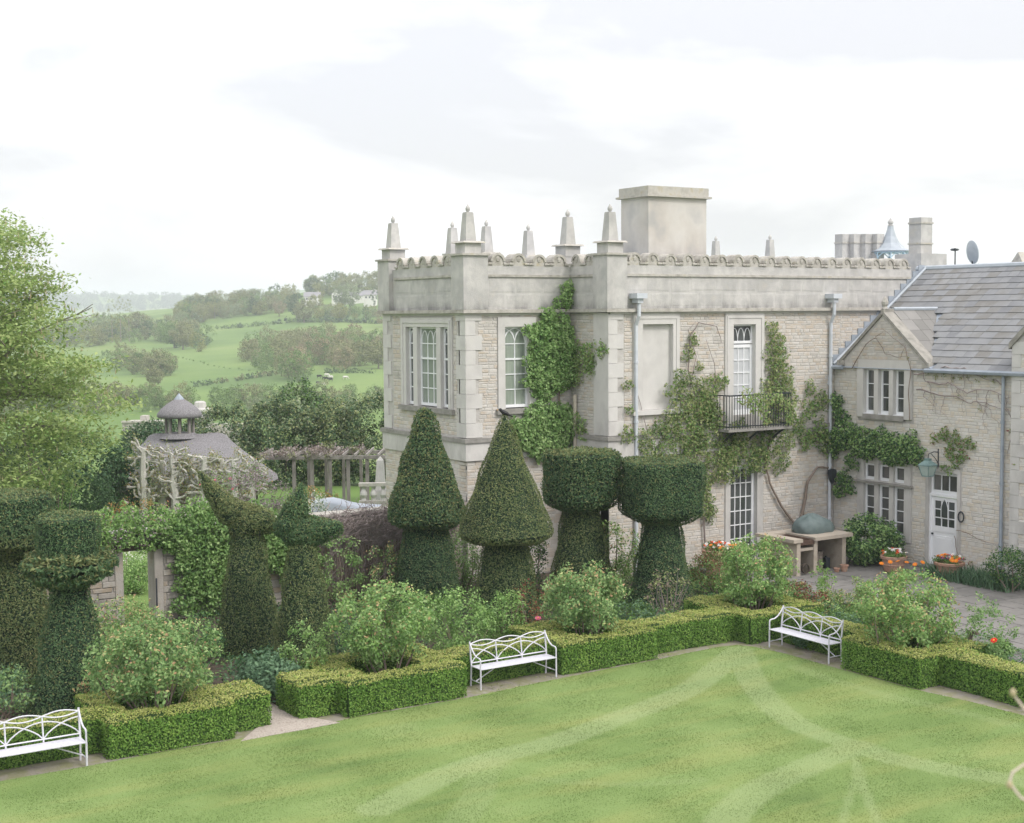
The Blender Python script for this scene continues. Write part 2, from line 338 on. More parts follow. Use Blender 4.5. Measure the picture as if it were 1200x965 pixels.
ys = axis([(-400, 0, 80), (0, 100, 4), (100, 1200, 12), (1200, 5000, 100), (5000, 9600, 500)])
tm = MB(); nx = len(xs)
tm.V = [tuple(ground(x, y)) for y in ys for x in xs]; tm.F = [(j * nx + i, j * nx + i + 1, (j + 1) * nx + i + 1, (j + 1) * nx + i) for j in range(len(ys) - 1) for i in range(nx - 1)]; tm.Mi = [0] * len(tm.F)
FIELD = mk('pasture', [(.075, .135, .034), (.11, .185, .046), (.15, .225, .06), (.20, .24, .09)], .014, .95, 0, .5, .6, stretch=(1, 1, 1), detail=9, lo=.3, hi=.7)
setp(emit('ground', tm, FIELD, smooth=True), kind='structure')

# ------------------------------------------------------------------ garden ground
LAWN_EDGE = [(-32, -8.72), (-28.2, -8.72), (-26.7, -8.74), (-25.3, -8.68), (-23.9, -8.72), (-22.4, -8.78), (-21.5, -8.66), (-19.0, -8.68), (-17.5, -8.55), (-15.2, -8.42), (-13.9, -8.38), (-13.0, -8.28), (-12.0, -8.24), (-11.55, -8.34), (-11.33, -8.7), (-11.2, -9.6), (-11.2, -11.2), (-11.16, -12.4), (-11.14, -13.3), (-10.95, -14.6), (-10.85, -16.5), (-10.8, -40)]
def in_lawn(X, Y):
    ex = np.array([p[0] for p in LAWN_EDGE[:14]]); ey = np.array([p[1] for p in LAWN_EDGE[:14]])
    a = (Y < np.interp(X, ex, ey)) | (X > ex[-1]); 
    fy = np.array([p[1] for p in LAWN_EDGE[13:]])[::-1]; fx = np.array([p[0] for p in LAWN_EDGE[13:]])[::-1]
    return a & (X < np.interp(Y, fy, fx)) & (Y < -8.2)
TRACKS = [([(-12.1, -8.9), (-13.6, -9.9), (-15.22, -10.83), (-17.39, -11.55), (-19.25, -12.11), (-20.21, -12.18), (-21.62, -12.52), (-23.5, -13.4)], .36, .85),
 ([(-11.8, -8.7), (-12.43, -9.57), (-13.5, -11.03), (-14.5, -12.8), (-14.96, -14.19), (-14.94, -15.43), (-14.92, -16.2), (-14.55, -17.26), (-14.1, -18.19), (-13.5, -20)], .34, .8),
 ([(-14.94, -15.3), (-16.36, -15.62), (-17.66, -15.96), (-18.73, -16.44), (-19.68, -17.12), (-21, -18.5)], .36, .8),
 ([(-15.5, -15.81), (-16.52, -16.97), (-17.47, -18.17), (-18.5, -19.6)], .09, .7), ([(-15.9, -16.2), (-16.5, -16.73), (-17.92, -17.87), (-19, -19)], .07, .6),
 ([(-11.9, -10.57), (-12.03, -12.44), (-11.8, -14.27), (-11.6, -16.04)], .2, .35), ([(-20.77, -13.46), (-19.68, -14.6), (-18.38, -15.21)], .12, .35),
 ([(-23.4, -15.2), (-22.0, -13.9), (-21.02, -12.65), (-20.21, -12.18)], .3, .4)]
def track_mask(X, Y):
    m = np.zeros_like(X)
    for pts, wd, st in TRACKS:
        pp = []
        for i in range(len(pts) - 1):                     # Catmull-Rom so the passes curve
            p0, p1, p2, p3 = [np.array(pts[max(0, min(len(pts) - 1, i + k))]) for k in (-1, 0, 1, 2)]
            for t in np.linspace(0, 1, 6)[:-1]: pp.append(.5 * ((2 * p1) + (-p0 + p2) * t + (2 * p0 - 5 * p1 + 4 * p2 - p3) * t ** 2 + (-p0 + 3 * p1 - 3 * p2 + p3) * t ** 3))
        pp.append(np.array(pts[-1])); d = np.full_like(X, 1e9)
        for a, b in zip(pp, pp[1:]):
            ab = b - a; t = np.clip(((X - a[0]) * ab[0] + (Y - a[1]) * ab[1]) / (ab @ ab + 1e-9), 0, 1)
            d = np.minimum(d, np.hypot(X - a[0] - t * ab[0], Y - a[1] - t * ab[1]))
        m = np.maximum(m, st * np.clip((wd * .9 - d) / .05 + .5, 0, 1))
    return m
lm = MB(); lm.prism([(x, y) for x, y in LAWN_EDGE] + [(-60, -40), (-60, -8.95)], 'z', -.3, .0)
# fine lawn top as its own grid so the mown tracks can be stored on it
g = .11; gx = np.arange(-34, -10.7, g); gy = np.arange(-27, -8.15, g); GX, GY = np.meshgrid(gx, gy); ok = in_lawn(GX, GY)
lawn = emit('lawn', lm, mk('lawn turf', [(.085, .15, .032), (.125, .205, .045), (.17, .25, .065), (.23, .27, .09)], .55, .95, 0, .6, 25, detail=8)); setp(lawn, kind='structure')
idx = -np.ones(GX.shape, int); Vg = []; Fg = []
idx[ok] = np.arange(ok.sum()); Vg = np.stack([GX[ok], GY[ok], np.full(ok.sum(), .006) + .004 * np.sin(GX[ok] * 3) * np.sin(GY[ok] * 2.3)], 1)
a_, b_, c_, d_ = idx[:-1, :-1], idx[:-1, 1:], idx[1:, 1:], idx[1:, :-1]; okf = (a_ >= 0) & (b_ >= 0) & (c_ >= 0) & (d_ >= 0)
Fg = np.stack([a_[okf], b_[okf], c_[okf], d_[okf]], 1)
me = bpy.data.meshes.new('mown_turf'); me.vertices.add(len(Vg)); me.vertices.foreach_set('co', Vg.astype(np.float32).ravel()); me.loops.add(Fg.size); me.loops.foreach_set('vertex_index', Fg.astype(np.int32).ravel())
me.polygons.add(len(Fg)); me.polygons.foreach_set('loop_start', (np.arange(len(Fg)) * 4).astype(np.int32)); me.update(calc_edges=True)
at = me.attributes.new('track', 'FLOAT', 'POINT'); at.data.foreach_set('value', track_mask(Vg[:, 0], Vg[:, 1]).astype(np.float32))
def lawn_mat(name, trans):
    m = mk(name, [(.092, .150, .040), (.13, .20, .056), (.168, .243, .077), (.22, .275, .105)], .5, .9, .25 if trans else 0, 0 if trans else .6, 30, trans=trans, detail=9)
    t = m.node_tree; b = next(n for n in t.nodes if n.type == 'BSDF_PRINCIPLED'); src = b.inputs['Base Color'].links[0].from_socket
    g_ = next(n for n in t.nodes if n.type == 'NEW_GEOMETRY')
    n3 = t.nodes.new('ShaderNodeTexNoise'); n3.inputs['Scale'].default_value = 1.1; n3.inputs['Detail'].default_value = 3; t.links.new(g_.outputs['Position'], n3.inputs[0])
    mp_ = t.nodes.new('ShaderNodeMapping'); mp_.inputs['Rotation'].default_value = (0, 0, -.35); mp_.inputs['Scale'].default_value = (.25, 1.3, 1); t.links.new(g_.outputs['Position'], mp_.inputs[0]); t.links.new(mp_.outputs[0], n3.inputs[0])
    ra = t.nodes.new('ShaderNodeMapRange'); ra.inputs[1].default_value = .45; ra.inputs[2].default_value = .72; ra.inputs[4].default_value = .5; t.links.new(n3.outputs[0], ra.inputs[0])
    mx = t.nodes.new('ShaderNodeMix'); mx.data_type = 'RGBA'; t.links.new(ra.outputs[0], mx.inputs[0]); t.links.new(src, mx.inputs[6]); mx.inputs[7].default_value = (.25, .27, .09, 1)
    at_ = t.nodes.new('ShaderNodeAttribute'); at_.attribute_name = 'track'
    mul = t.nodes.new('ShaderNodeMath'); mul.operation = 'MULTIPLY'; mul.inputs[1].default_value = .46; t.links.new(at_.outputs['Fac'], mul.inputs[0])
    m3 = t.nodes.new('ShaderNodeMix'); m3.data_type = 'RGBA'; t.links.new(mul.outputs[0], m3.inputs[0]); t.links.new(mx.outputs[2], m3.inputs[6]); m3.inputs[7].default_value = (.28, .34, .17, 1)
    t.links.new(m3.outputs[2], b.inputs['Base Color'])
    for n in t.nodes:
        if n.type == 'BSDF_TRANSLUCENT': t.links.new(m3.outputs[2], n.inputs[0])
    return m
me.materials.append(lawn_mat('mown turf', 0)); mt = bpy.data.objects.new('mown_turf', me); COL.objects.link(mt); mt.parent = lawn
n = 480000; P = np.stack([rng.uniform(-33, -10.9, n), rng.uniform(-26, -8.25, n), np.full(n, .004)], 1); P = P[in_lawn(P[:, 0], P[:, 1])]
gb = emit('grass', None, [], [(blades(P, .017, .012, .6), lawn_mat('grass blades mown', .4))])
at = gb.data.attributes.new('track', 'FLOAT', 'POINT'); at.data.foreach_set('value', np.repeat(track_mask(P[:, 0], P[:, 1]), 3).astype(np.float32)); setp(gb, kind='stuff')
m_ = MB(); m_.box(-40, -9.6, -8.98, -7.7, -.3, -.012); m_.box(-11.6, -9.6, -40, -8.98, -.3, -.012)
setp(emit('edging_strip', m_, EDGING), kind='structure')
m_ = MB(); m_.box(-40, -8, -7.7, 2.0, -.3, -.02); m_.box(-9.6, -5.5, -40, -7.7, -.3, -.02)
setp(emit('planting_bed_soil', m_, SOIL), kind='structure')
m_ = MB(); m_.prism([(-23.95, -8.9), (-21.95, -8.85), (-22.5, -7.7), (-22.45, -6.2), (-8.5, -6.0), (-8.5, -4.95), (-40, -5.1), (-40, -6.25), (-23.05, -6.2), (-23.05, -7.9)], 'z', -.25, .012)
setp(emit('gravel_path', m_, GRAVEL), kind='structure')
terr = emit('terrace', MB().box(-6.0, .3, -9.6, .3, -.3, .0).box(-8, .3, -40, -9.6, -.3, .0), mk('dark paving joints', [(.10, .10, .09), (.15, .145, .13)], 5, .95, 0)); setp(terr, kind='structure')
slab = MB().box(0, 1, 0, 1, 0, 1, (.015, .985, .015, .985)); slabm = None
y = -13.8; k = 0
while y < -.6:
    h = random.uniform(.55, .9); x = -7.95 if y < -9.9 else -5.95
    while x < -.05:
        wd = min(random.uniform(.6, 1.25), -.02 - x)
        if wd > .2:
            if slabm is None: o = emit('flagstone', slab, FLAG, parent=terr, origin=Vector((0, 0, 0))); slabm = o.data
            else: o = bpy.data.objects.new('flagstone', slabm); COL.objects.link(o); o.parent = terr
            o.location = (x, y, -.01); o.scale = (wd - .03, h - .03, .022 + random.uniform(0, .006))
        x += wd
    y += h

# ------------------------------------------------------------------ facade helpers
stone_meshes = {}
def stone_mesh(mat, v):
    k = (mat.name, v)
    if k not in stone_meshes:
        r = random.Random(v * 7 + 1); e = .03; q = [(r.uniform(0, .05), r.uniform(0, .10)), (1 - r.uniform(0, .05), r.uniform(0, .10)), (1 - r.uniform(0, .05), 1 - r.uniform(0, .10)), (r.uniform(0, .05), 1 - r.uniform(0, .10))]
        vs = [(a, 0, b) for a, b in q] + [(a + (e if a < .5 else -e), -1, b + (.10 if b < .5 else -.10)) for a, b in q]
        me = bpy.data.meshes.new('stone'); me.from_pydata(vs, [], [(4, 5, 6, 7), (0, 1, 5, 4), (1, 2, 6, 5), (2, 3, 7, 6), (3, 0, 4, 7)]); me.materials.append(mat); stone_meshes[k] = me
    return stone_meshes[k]
def stones(wall, fr, s0, s1, z0, z1, holes, mat, ch=(.055, .135), sw=(.13, .48), limit=300, proud=(.004, .014), seed=1, inside=None, name='stone'):
    r = random.Random(seed); L_ = []; z = z0
    while z < z1 - .03:
        h = min(r.uniform(*ch), z1 - z); s = s0 - r.uniform(0, .2)
        while s < s1:
            wd = r.uniform(*sw); a, b = max(s, s0), min(s + wd, s1); s += wd
            segs = [(a, b)]
            for (h0, h1, g0, g1) in holes:
                if z + h > g0 + .01 and z < g1 - .01:
                    new = []
                    for (p, q) in segs:
                        if q <= h0 or p >= h1: new.append((p, q)); continue
                        if p < h0: new.append((p, h0))
                        if q > h1: new.append((h1, q))
                    segs = new
            for p, q in segs:
                if q - p > .07 and (inside is None or (inside(p, z + h) and inside(q, z + h))): L_.append((p, q, z, z + h, r.uniform(*proud), r.randrange(6)))
        z += h
    L_.sort(key=lambda t: -(t[1] - t[0]) * (t[3] - t[2])); base = aloc(wall)
    for p, q, a, b, d, v in L_[:limit]:
        o = bpy.data.objects.new(name, stone_mesh(mat, v)); COL.objects.link(o); o.parent = wall
        o.location = Vector(fr((p + .006, 0, a + .004))) - base; o.scale = (q - p - .012, d, b - a - .008)
        if fr.k == 'W': o.rotation_euler = (0, 0, -PI / 2)
    if len(L_) > limit:
        mb = MB(fr)
        for p, q, a, b, d, v in L_[limit:]:
            p += .006; q -= .006; a += .004; b -= .004
            mb.add([(p, 0, a), (q, 0, a), (q, 0, b), (p, 0, b), (p + .012, -d, a + .01), (q - .012, -d, a + .01), (q - .012, -d, b - .01), (p + .012, -d, b - .01)], [(4, 5, 6, 7), (0, 1, 5, 4), (1, 2, 6, 5), (2, 3, 7, 6), (3, 0, 4, 7)])
        setp(emit('stonework', mb, mat, parent=wall), kind='stuff')
def wall_mb(fr, s0, s1, z0, z1, holes, th=.4):
    holes = [(a - .006, b + .006, c - .006, d + .006) for a, b, c, d in holes]
    S = sorted({s0, s1} | {h for q in holes for h in q[:2]}); Z = sorted({z0, z1} | {h for q in holes for h in q[2:]}); mb = MB(fr)
    for a, b in zip(S, S[1:]):
        for c, d in zip(Z, Z[1:]):
            if not any(q[0] <= a and b <= q[1] and q[2] <= c and d <= q[3] for q in holes): mb.box(a, b, 0, th, c, d)
    return mb
def window(fr, house, s0, s1, z0, z1, cols, rows, dep=.16, arch=0, glass=GLASS, mid=None, bar=.028, fw_=.055, name='window', rowz=None):
    """white wooden frame and glazing bars; panes as sub-parts"""
    mb = MB(fr); mb.box(s0, s0 + fw_, dep - .05, dep, z0, z1); mb.box(s1 - fw_, s1, dep - .05, dep, z0, z1)
    mb.box(s0 + fw_, s1 - fw_, dep - .05, dep, z1 - fw_, z1); mb.box(s0 + fw_, s1 - fw_, dep - .055, dep, z0, z0 + fw_ * 1.5)
    a, b = s0 + fw_, s1 - fw_; c, d = z0 + fw_ * 1.5, z1 - fw_
    zs = rowz or [c + (d - c) * i / rows for i in range(rows + 1)]; ss = [a + (b - a) * i / cols for i in range(cols + 1)]
    for q in ss[1:-1]: mb.box(q - bar / 2, q + bar / 2, dep - .035, dep - .002, c, d if not arch else zs[-2] + .01)
    for i, q in enumerate(zs[1:-1]):
        t = bar * (1.9 if mid is not None and i == mid else 1); mb.box(a, b, dep - .038 - (.012 if t > bar else 0), dep - .004, q - t / 2, q + t / 2)
    if arch:                                                    # interlaced pointed heads
        zb = zs[-2]; cw = (b - a) / cols; hh = d - zb
        for q in ss:
            for sg in (-1, 1):
                for span in ((1, 2) if arch > 1 else (1,)):
                    pts = []
                    for i in range(9):
                        t = i / 8; x = q + sg * cw * (span * .5) * (1 - math.cos(t * PI / 2)) * (1 if span == 1 else 1.0); zz = zb + hh * math.sin(t * PI / 2) * (.86 if span == 1 else 1)
                        if a - .01 <= x <= b + .01: pts.append((x, dep - .02, zz))
                    if len(pts) > 2: mb.tube(pts, bar * .5, 4)
    o = emit(name, mb, WHITEP, parent=house)
    for i in range(len(ss) - 1):
        for j in range(len(zs) - 1): emit('pane', MB(fr).box(ss[i] + .002, ss[i + 1] - .002, dep - .014, dep - .008, zs[j] + .002, zs[j + 1] - .002), glass, parent=o)
    return o
def part(house, name, fr, boxes, mat, bev=None):
    mb = MB(fr)
    for b in boxes: mb.box(*b)
    return emit(name, mb, mat, parent=house)

# ------------------------------------------------------------------ castellated house
house = thing('castellated_house', (-12.7, 1.9, 0), 'large pale limestone house with scalloped battlements and obelisks along its parapet', 'house')
FB = Frame('S', -12.7, 1.9)      # garden front of the projecting west block, s = 0..3.6
FA = Frame('W', -12.7, 6.95)     # west end wall, s = 0..5.05
FR = Frame('W', -9.05, 1.9)      # short return, s = 0..1.9
FC = Frame('S', -9.05, 0.0)      # long garden front, s = 0..12.6
# --- west end wall
hA = [(1.53, 1.97, 4.95, 7.34), (2.23, 3.40, 4.95, 7.34), (3.65, 4.09, 4.95, 7.34)]; frA = [(1.2, 4.33, 4.8, 7.62)]
wA = emit('wall', wall_mb(FA, 0, 5.04, -2, 7.74, hA), MORTAR, parent=house)
stones(wA, FA, .62, 4.55, 4.2, 7.7, frA, STONE, seed=11, ch=(.085, .15)); stones(wA, FA, 0, 5.05, 0, 3.5, [], STONE, seed=12, limit=60)
part(house, 'window_surround', FA, [(1.2, 1.53, -.05, .3, 4.95, 7.62), (1.97, 2.23, -.04, .3, 4.95, 7.34), (3.40, 3.65, -.04, .3, 4.95, 7.34), (4.09, 4.33, -.05, .3, 4.95, 7.62), (1.53, 4.09, -.05, .3, 7.34, 7.62)], ASHLAR)
part(house, 'window_surround', FA, [(1.28, 1.36, -.075, -.04, 5, 7.54), (4.17, 4.25, -.075, -.04, 5, 7.54), (1.36, 4.17, -.075, -.04, 7.46, 7.54)], ASHLAR)
part(house, 'sill', FA, [(1.12, 4.41, -.12, .05, 4.80, 4.95)], DARKST)
for i, (a, b, *_r) in enumerate(hA): window(FA, house, a, b, 4.98, 7.34, (3 if i == 1 else 2), 5, dep=.13, arch=1, mid=2, rowz=None, glass=GLASS if i != 1 else GLASSC, bar=.03)
# --- garden front, west block
hB = [(1.30, 2.14, 4.95, 7.34)]
wB = emit('wall', wall_mb(FB, 0, 3.65, -2, 7.74, hB), MORTAR, parent=house)
stones(wB, FB, .4, 3.6, 4.2, 7.7, [(1.06, 2.38, 4.8, 7.62)], STONE, seed=21); stones(wB, FB, 0, 3.6, 0, 3.5, [], STONE, seed=22, limit=60)
part(house, 'window_surround', FB, [(1.06, 1.30, -.05, .3, 4.95, 7.62), (2.14, 2.38, -.05, .3, 4.95, 7.62), (1.30, 2.14, -.05, .3, 7.34, 7.62)], ASHLAR)
part(house, 'sill', FB, [(.98, 2.46, -.12, .05, 4.80, 4.95)], DARKST)
window(FB, house, 1.30, 2.14, 4.98, 7.34, 2, 5, dep=.13, arch=2, mid=2, glass=GLASSC)
# --- return
wR = emit('wall', wall_mb(FR, -.3, 1.89, -2, 7.74, []), MORTAR, parent=house)
stones(wR, FR, 0, 1.2, 4.2, 7.7, [], STONE, seed=31, limit=160)
part(house, 'pilaster', FR, [(1.2, 1.9, -.03, .1, 4.16, 7.72)], ASHLAR)
# --- long garden front: door and French window openings
hC = [(4.72, 5.62, 4.55, 7.34), (4.62, 5.72, .1, 2.95)]
blind = (1.22, 2.35, 4.85, 7.38)
wC = emit('wall', wall_mb(FC, 0, 12.6, -2, 7.74, hC + [blind]), MORTAR, parent=house)
stones(wC, FC, .55, 9.3, 4.2, 7.7, [(.87, 2.6, 4.75, 7.7), (4.39, 6.0, 4.2, 7.7)], STONE, seed=41)
stones(wC, FC, .0, 9.05, 0, 3.95, [(4.4, 6.0, 0, 3.2)], STONE, seed=42)
stones(wC, FC, 9.3, 12.6, 6.0, 7.7, [], STONE, seed=43, limit=120)
part(house, 'blind_window', FC, [(1.22, 2.35, .10, .2, 4.85, 7.38)], ASHLAR)
part(house, 'window_surround', FC, [(.87, 1.22, -.05, .3, 4.85, 7.68), (2.35, 2.6, -.05, .3, 4.85, 7.68), (1.22, 2.35, -.05, .3, 7.38, 7.68), (.93, 1.0, -.07, -.04, 4.9, 7.6), (2.47, 2.53, -.07, -.04, 4.9, 7.6), (1.0, 2.47, -.07, -.04, 7.54, 7.6)], ASHLAR)
part(house, 'sill', FC, [(.82, 2.68, -.12, .05, 4.72, 4.85)], ASHLAR)
part(house, 'window_surround', FC, [(4.39, 4.72, -.05, .3, 4.2, 7.68), (5.62, 5.98, -.05, .3, 4.2, 7.68), (4.72, 5.62, -.05, .3, 7.34, 7.68), (4.45, 4.52, -.07, -.04, 4.3, 7.6), (5.85, 5.92, -.07, -.04, 4.3, 7.6), (4.52, 5.85, -.07, -.04, 7.53, 7.6)], ASHLAR)
window(FC, house, 4.72, 5.62, 6.75, 7.34, 3, 1, dep=.16, arch=1, name='fanlight')
window(FC, house, 4.72, 5.62, 4.55, 6.72, 3, 5, dep=.16, glass=NETG, fw_=.10, name='french_window')
part(house, 'window_surround', FC, [(4.42, 4.62, -.04, .3, .0, 3.15), (5.72, 5.96, -.04, .3, .0, 3.15), (4.62, 5.72, -.04, .3, 2.95, 3.15)], ASHLAR)
window(FC, house, 4.62, 5.72, .1, 2.95, 4, 6, dep=.16, fw_=.10, name='french_window')
# plinth course, string courses, cornice, parapet
def run(name, mat, boxes):           # boxes: (frame, s0, s1, out, z0, z1)
    for fr, s0, s1, o_, z0, z1 in boxes: part(house, name, fr, [(s0, s1, -o_, .1, z0, z1)], mat)
run('plinth_cornice', DARKST, [(FA, -.12, 5.17, .12, 4.02, 4.14), (FB, .101, 3.53, .12, 4.02, 4.14), (FR, -.0, 2.02, .12, 4.021, 4.141), (FC, .101, 9.05, .12, 4.02, 4.14)])
run('plinth_course', ASHLAR, [(FA, -.05, 5.12, .07, 3.5, 4.02), (FB, .101, 3.55, .07, 3.5, 4.02), (FR, 0, 1.97, .07, 3.5, 4.02), (FC, .101, 4.3, .071, 3.5, 4.02), (FC, 6.1, 9.05, .07, 3.95, 4.02)])
run('cornice', LICHEN, [(FA, -.16, 5.21, .16, 7.74, 7.84), (FB, .101, 3.49, .16, 7.74, 7.84), (FR, 0, 2.06, .16, 7.741, 7.841), (FC, .101, 12.4, .16, 7.74, 7.84)])
run('frieze', ASHLAR, [(FA, -.02, 5.08, .035, 7.68, 7.738), (FB, .101, 3.6, .036, 7.68, 7.738), (FC, .05, 12.4, .035, 7.68, 7.738)])
pp = lambda fr, s0, s1: part(house, 'parapet', fr, [(s0, s1, .0, .35, 7.84, 9.1)], PARAPET)
pp(FA, 0, 5.05); pp(FB, .35, 4.0); pp(FR, .0, 1.9); pp(FC, .35, 12.6)
for fr_, a_s, b_s, sd in ((FA, .82, 4.38, 1), (FB, .75, 3.6, 2), (FR, .0, 1.28, 3), (FC, .62, 12.5, 4)):
    pw = [c for c in house.children if c.name.startswith('parapet')][sd - 1]
    stones(pw, fr_, a_s, b_s, 7.86, 8.775, [], PARAPET, ch=(.4575, .4575), sw=(.75, 1.15), seed=sd, proud=(.004, .008), name='ashlar_block')
run('string_course', LICHEN, [(FA, .8, 4.4, .05, 8.78, 8.85), (FB, .72, 3.60, .05, 8.78, 8.85), (FR, .05, 1.3, .05, 8.781, 8.851), (FC, .60, 12.55, .05, 8.78, 8.85)])
# scalloped merlons, one mesh shared
def merlon_mb():
    mb = MB(); R = .23; pts = [(-.34, 0), (-.34, .05), (-.285, .05), (-.285, .10), (-R, .10)] + [(-R * math.cos(PI * i / 10), .13 + R * .95 * math.sin(PI * i / 10)) for i in range(11)] + [(R, .10), (.285, .10), (.285, .05), (.34, .05), (.34, 0)]
    mb.prism(pts, 'y', .0, .35)
    # hood moulding round the head, proud of the face
    for r0, d in ((R + .012, .035),):
        arc = [(-r0 * math.cos(PI * i / 10), .13 + r0 * .95 * math.sin(PI * i / 10)) for i in range(11)]; inn = [(-(r0 - .07) * math.cos(PI * i / 10), .13 + (r0 - .07) * .95 * math.sin(PI * i / 10)) for i in range(11)]
        for i in range(10): mb.prism([arc[i], arc[i + 1], inn[i + 1], inn[i]][::-1], 'y', -d, .385)
    mb.box(-.352, -R + .05, -.04, .39, .035, .085); mb.box(R - .05, .352, -.04, .39, .035, .085)
    mb.ell((0, -.0, .20), (.075, .03, .10), 8, 4)
    return mb
mer = None
def merlons(fr, s0, s1, pitch=.69):
    global mer
    n = max(1, round((s1 - s0) / pitch)); p = (s1 - s0) / n
    for i in range(n):
        loc = Vector(fr((s0 + p * (i + .5), 0, 9.1))) - aloc(house)
        if mer is None: o = emit('merlon', merlon_mb(), LICHEN, parent=house, origin=Vector((0, 0, 0))); mer = o.data
        else: o = bpy.data.objects.new('merlon', mer); COL.objects.link(o); o.parent = house
        o.location = loc; o.scale = (p / .69, 1, random.uniform(.96, 1.04))
        if fr.k == 'W': o.rotation_euler = (0, 0, -PI / 2)
merlons(FA, .82, 4.4, .72); merlons(FB, .74, 3.6, .70); merlons(FR, .0, 1.3, .65); merlons(FC, .62, 12.55, .68)
# piers with pedestals and obelisks
def obelisk_mb(c, z0, z1, w0, w1):
    x, y = c; mb = MB(); mb.box(x - w0, x + w0, y - w0, y + w0, z0, z1, (x - w1, x + w1, y - w1, y + w1))
    mb.box(x - w1 * .95, x + w1 * .95, y - w1 * .95, y + w1 * .95, z1, z1 + .02)
    mb.lathe([(.035, z1), (.035, z1 + .04), (.06, z1 + .06), (.075, z1 + .12), (.06, z1 + .17), (.03, z1 + .21), (.006, z1 + .25)], (x, y, 0), 8); return mb
def pier(x0, x1, y0, y1, ped=True):
    m = MB(); m.box(x0, x1, y0, y1, 7.845, 9.38); emit('pier', m, PARAPET, parent=house)
    emit('pier_cap', MB().box(x0 - .06, x1 + .06, y0 - .06, y1 + .06, 9.38, 9.44), LICHEN, parent=house)
def pedestal(x, y, z=9.44, h=.30, a=.27, z1=10.6):
    emit('pedestal', MB().box(x - a, x + a, y - a, y + a, z - .02, z + h), PARAPET, parent=house)
    o = emit('pedestal_cap', MB().box(x - a - .10, x + a + .10, y - a - .10, y + a + .10, z + h, z + h + .05, (x - a - .06, x + a + .06, y - a - .06, y + a + .06)), LICHEN, parent=house)
    emit('obelisk', obelisk_mb((x, y), z + h + .05, z1, .175, .115), PARAPET, parent=house)
pier(-9.19, -8.47, -.14, .56); pedestal(-8.83, .21)
pier(-12.84, -12.02, 1.76, 2.46); pedestal(-12.45, 2.14)
pier(-12.84, -12.1, 6.3, 7.05); pedestal(-12.47, 6.67, z1=10.55)
pedestal(-8.72, 2.5, z1=10.6); emit('pier', MB().box(-9.02, -8.42, 2.25, 2.82, 8.81, 9.43), PARAPET, parent=house)
for x, y, z1 in [(-9.2, 8.6, 10.6), (-5.99, 8.83, 10.6), (8.9, 16.1, 10.9), (8.97, 12.65, 10.8)]:
    emit('pedestal', MB().box(x - .26, x + .26, y - .26, y + .26, 8.8, 9.76), PARAPET, parent=house); emit('obelisk', obelisk_mb((x, y), 9.76, z1, .175, .115), PARAPET, parent=house)
pedestal(-8.15, 8.12, z=9.44, z1=10.65); emit('pier', MB().box(-8.5, -7.8, 7.8, 8.5, 8.8, 9.44), PARAPET, parent=house)
m = MB(); m.box(-12.35, -9.4, 2.26, 6.8, 7.8, 8.8); m.box(-9.39, 3.5, 2.26, 9.1, 7.8, 8.8); m.box(-8.7, 3.5, .36, 2.26, 7.8, 8.8); m.box(3.5, 10, .4, 17, 5, 8.6); m.box(-9.4, 3.5, 6.6, 9.3, -1, 8.55); m.box(-2, 10, 9.31, 17, -1, 8.5)
emit('flat_roof', m, LEAD, parent=house)
for b in [(-9.35, 3.5, 8.9, 9.2, 8.79, 9.12), (-1.9, 9.9, 16.4, 16.7, 8.49, 9.3)]: emit('parapet', MB().box(*b), PARAPET, parent=house)
m = MB(); m.box(-7.0, -4.75, .75, 2.1, 8.8, 11.22); ch = emit('chimney_block', m, mk('rendered chimney', [(.38, .375, .37), (.50, .47, .435), (.56, .54, .51), (.42, .415, .41)], 1.0, .92, 0, .1, 20, stain=(9.0, 10.2, (.33, .32, .31), .6)), parent=house)
m = MB(); m.box(-7.12, -4.63, .63, 2.22, 11.18, 11.24); m.box(-7.05, -4.70, .70, 2.15, 11.24, 11.50); emit('chimney_cap', m, LICHEN, parent=ch)
# clustered chimney, lantern, tall chimney
for i in range(4):
    x, y = 7.45 + i * .38, 6.94 - i * .24; c_ = emit('chimney_stack', MB().box(x - .2, x + .2, y - .2, y + .2, 8.5, 10.72), PARAPET, parent=house)
    emit('chimney_cap', MB().box(x - .225, x + .225, y - .225, y + .225, 10.35, 10.41), LICHEN, parent=c_)
c_ = emit('chimney_stack', MB().box(5.72, 6.3, 1.5, 2.05, 8.6, 11.0), PARAPET, parent=house)
emit('chimney_cap', MB().box(5.69, 6.33, 1.47, 2.08, 10.78, 10.84), LICHEN, parent=c_); emit('chimney_band', MB().box(5.69, 6.33, 1.47, 2.08, 10.06, 10.11), LICHEN, parent=c_); emit('chimney_base', MB().box(5.40, 6.72, 1.2, 2.4, 8.6, 9.72), PARAPET, parent=c_)
lx, ly = 9.0, 5.9; lan = emit('roof_lantern', MB().lathe([(.78, 10.02), (.80, 10.06), (.55, 10.17), (.36, 10.36), (.22, 10.62), (.13, 10.90), (.11, 11.02)], (lx, ly, 0), 8), GREYBL, parent=house)
m = MB()
for i in range(8):
    a = 2 * PI * i / 8; x, y = lx + .70 * math.cos(a), ly + .70 * math.sin(a); x2, y2 = lx + .70 * math.cos(a + PI / 4), ly + .70 * math.sin(a + PI / 4)
    m.tube([(x, y, 8.8), (x, y, 10.05)], .03, 4); m.tube([(x + (x2 - x) * t / 6, y + (y2 - y) * t / 6, 9.78 + .2 * math.sin(PI * t / 6)) for t in range(7)], .02, 4)
m.lathe([(.72, 9.98), (.72, 10.03)], (lx, ly, 0), 8); emit('lantern_frame', m, BLUEP, parent=lan)
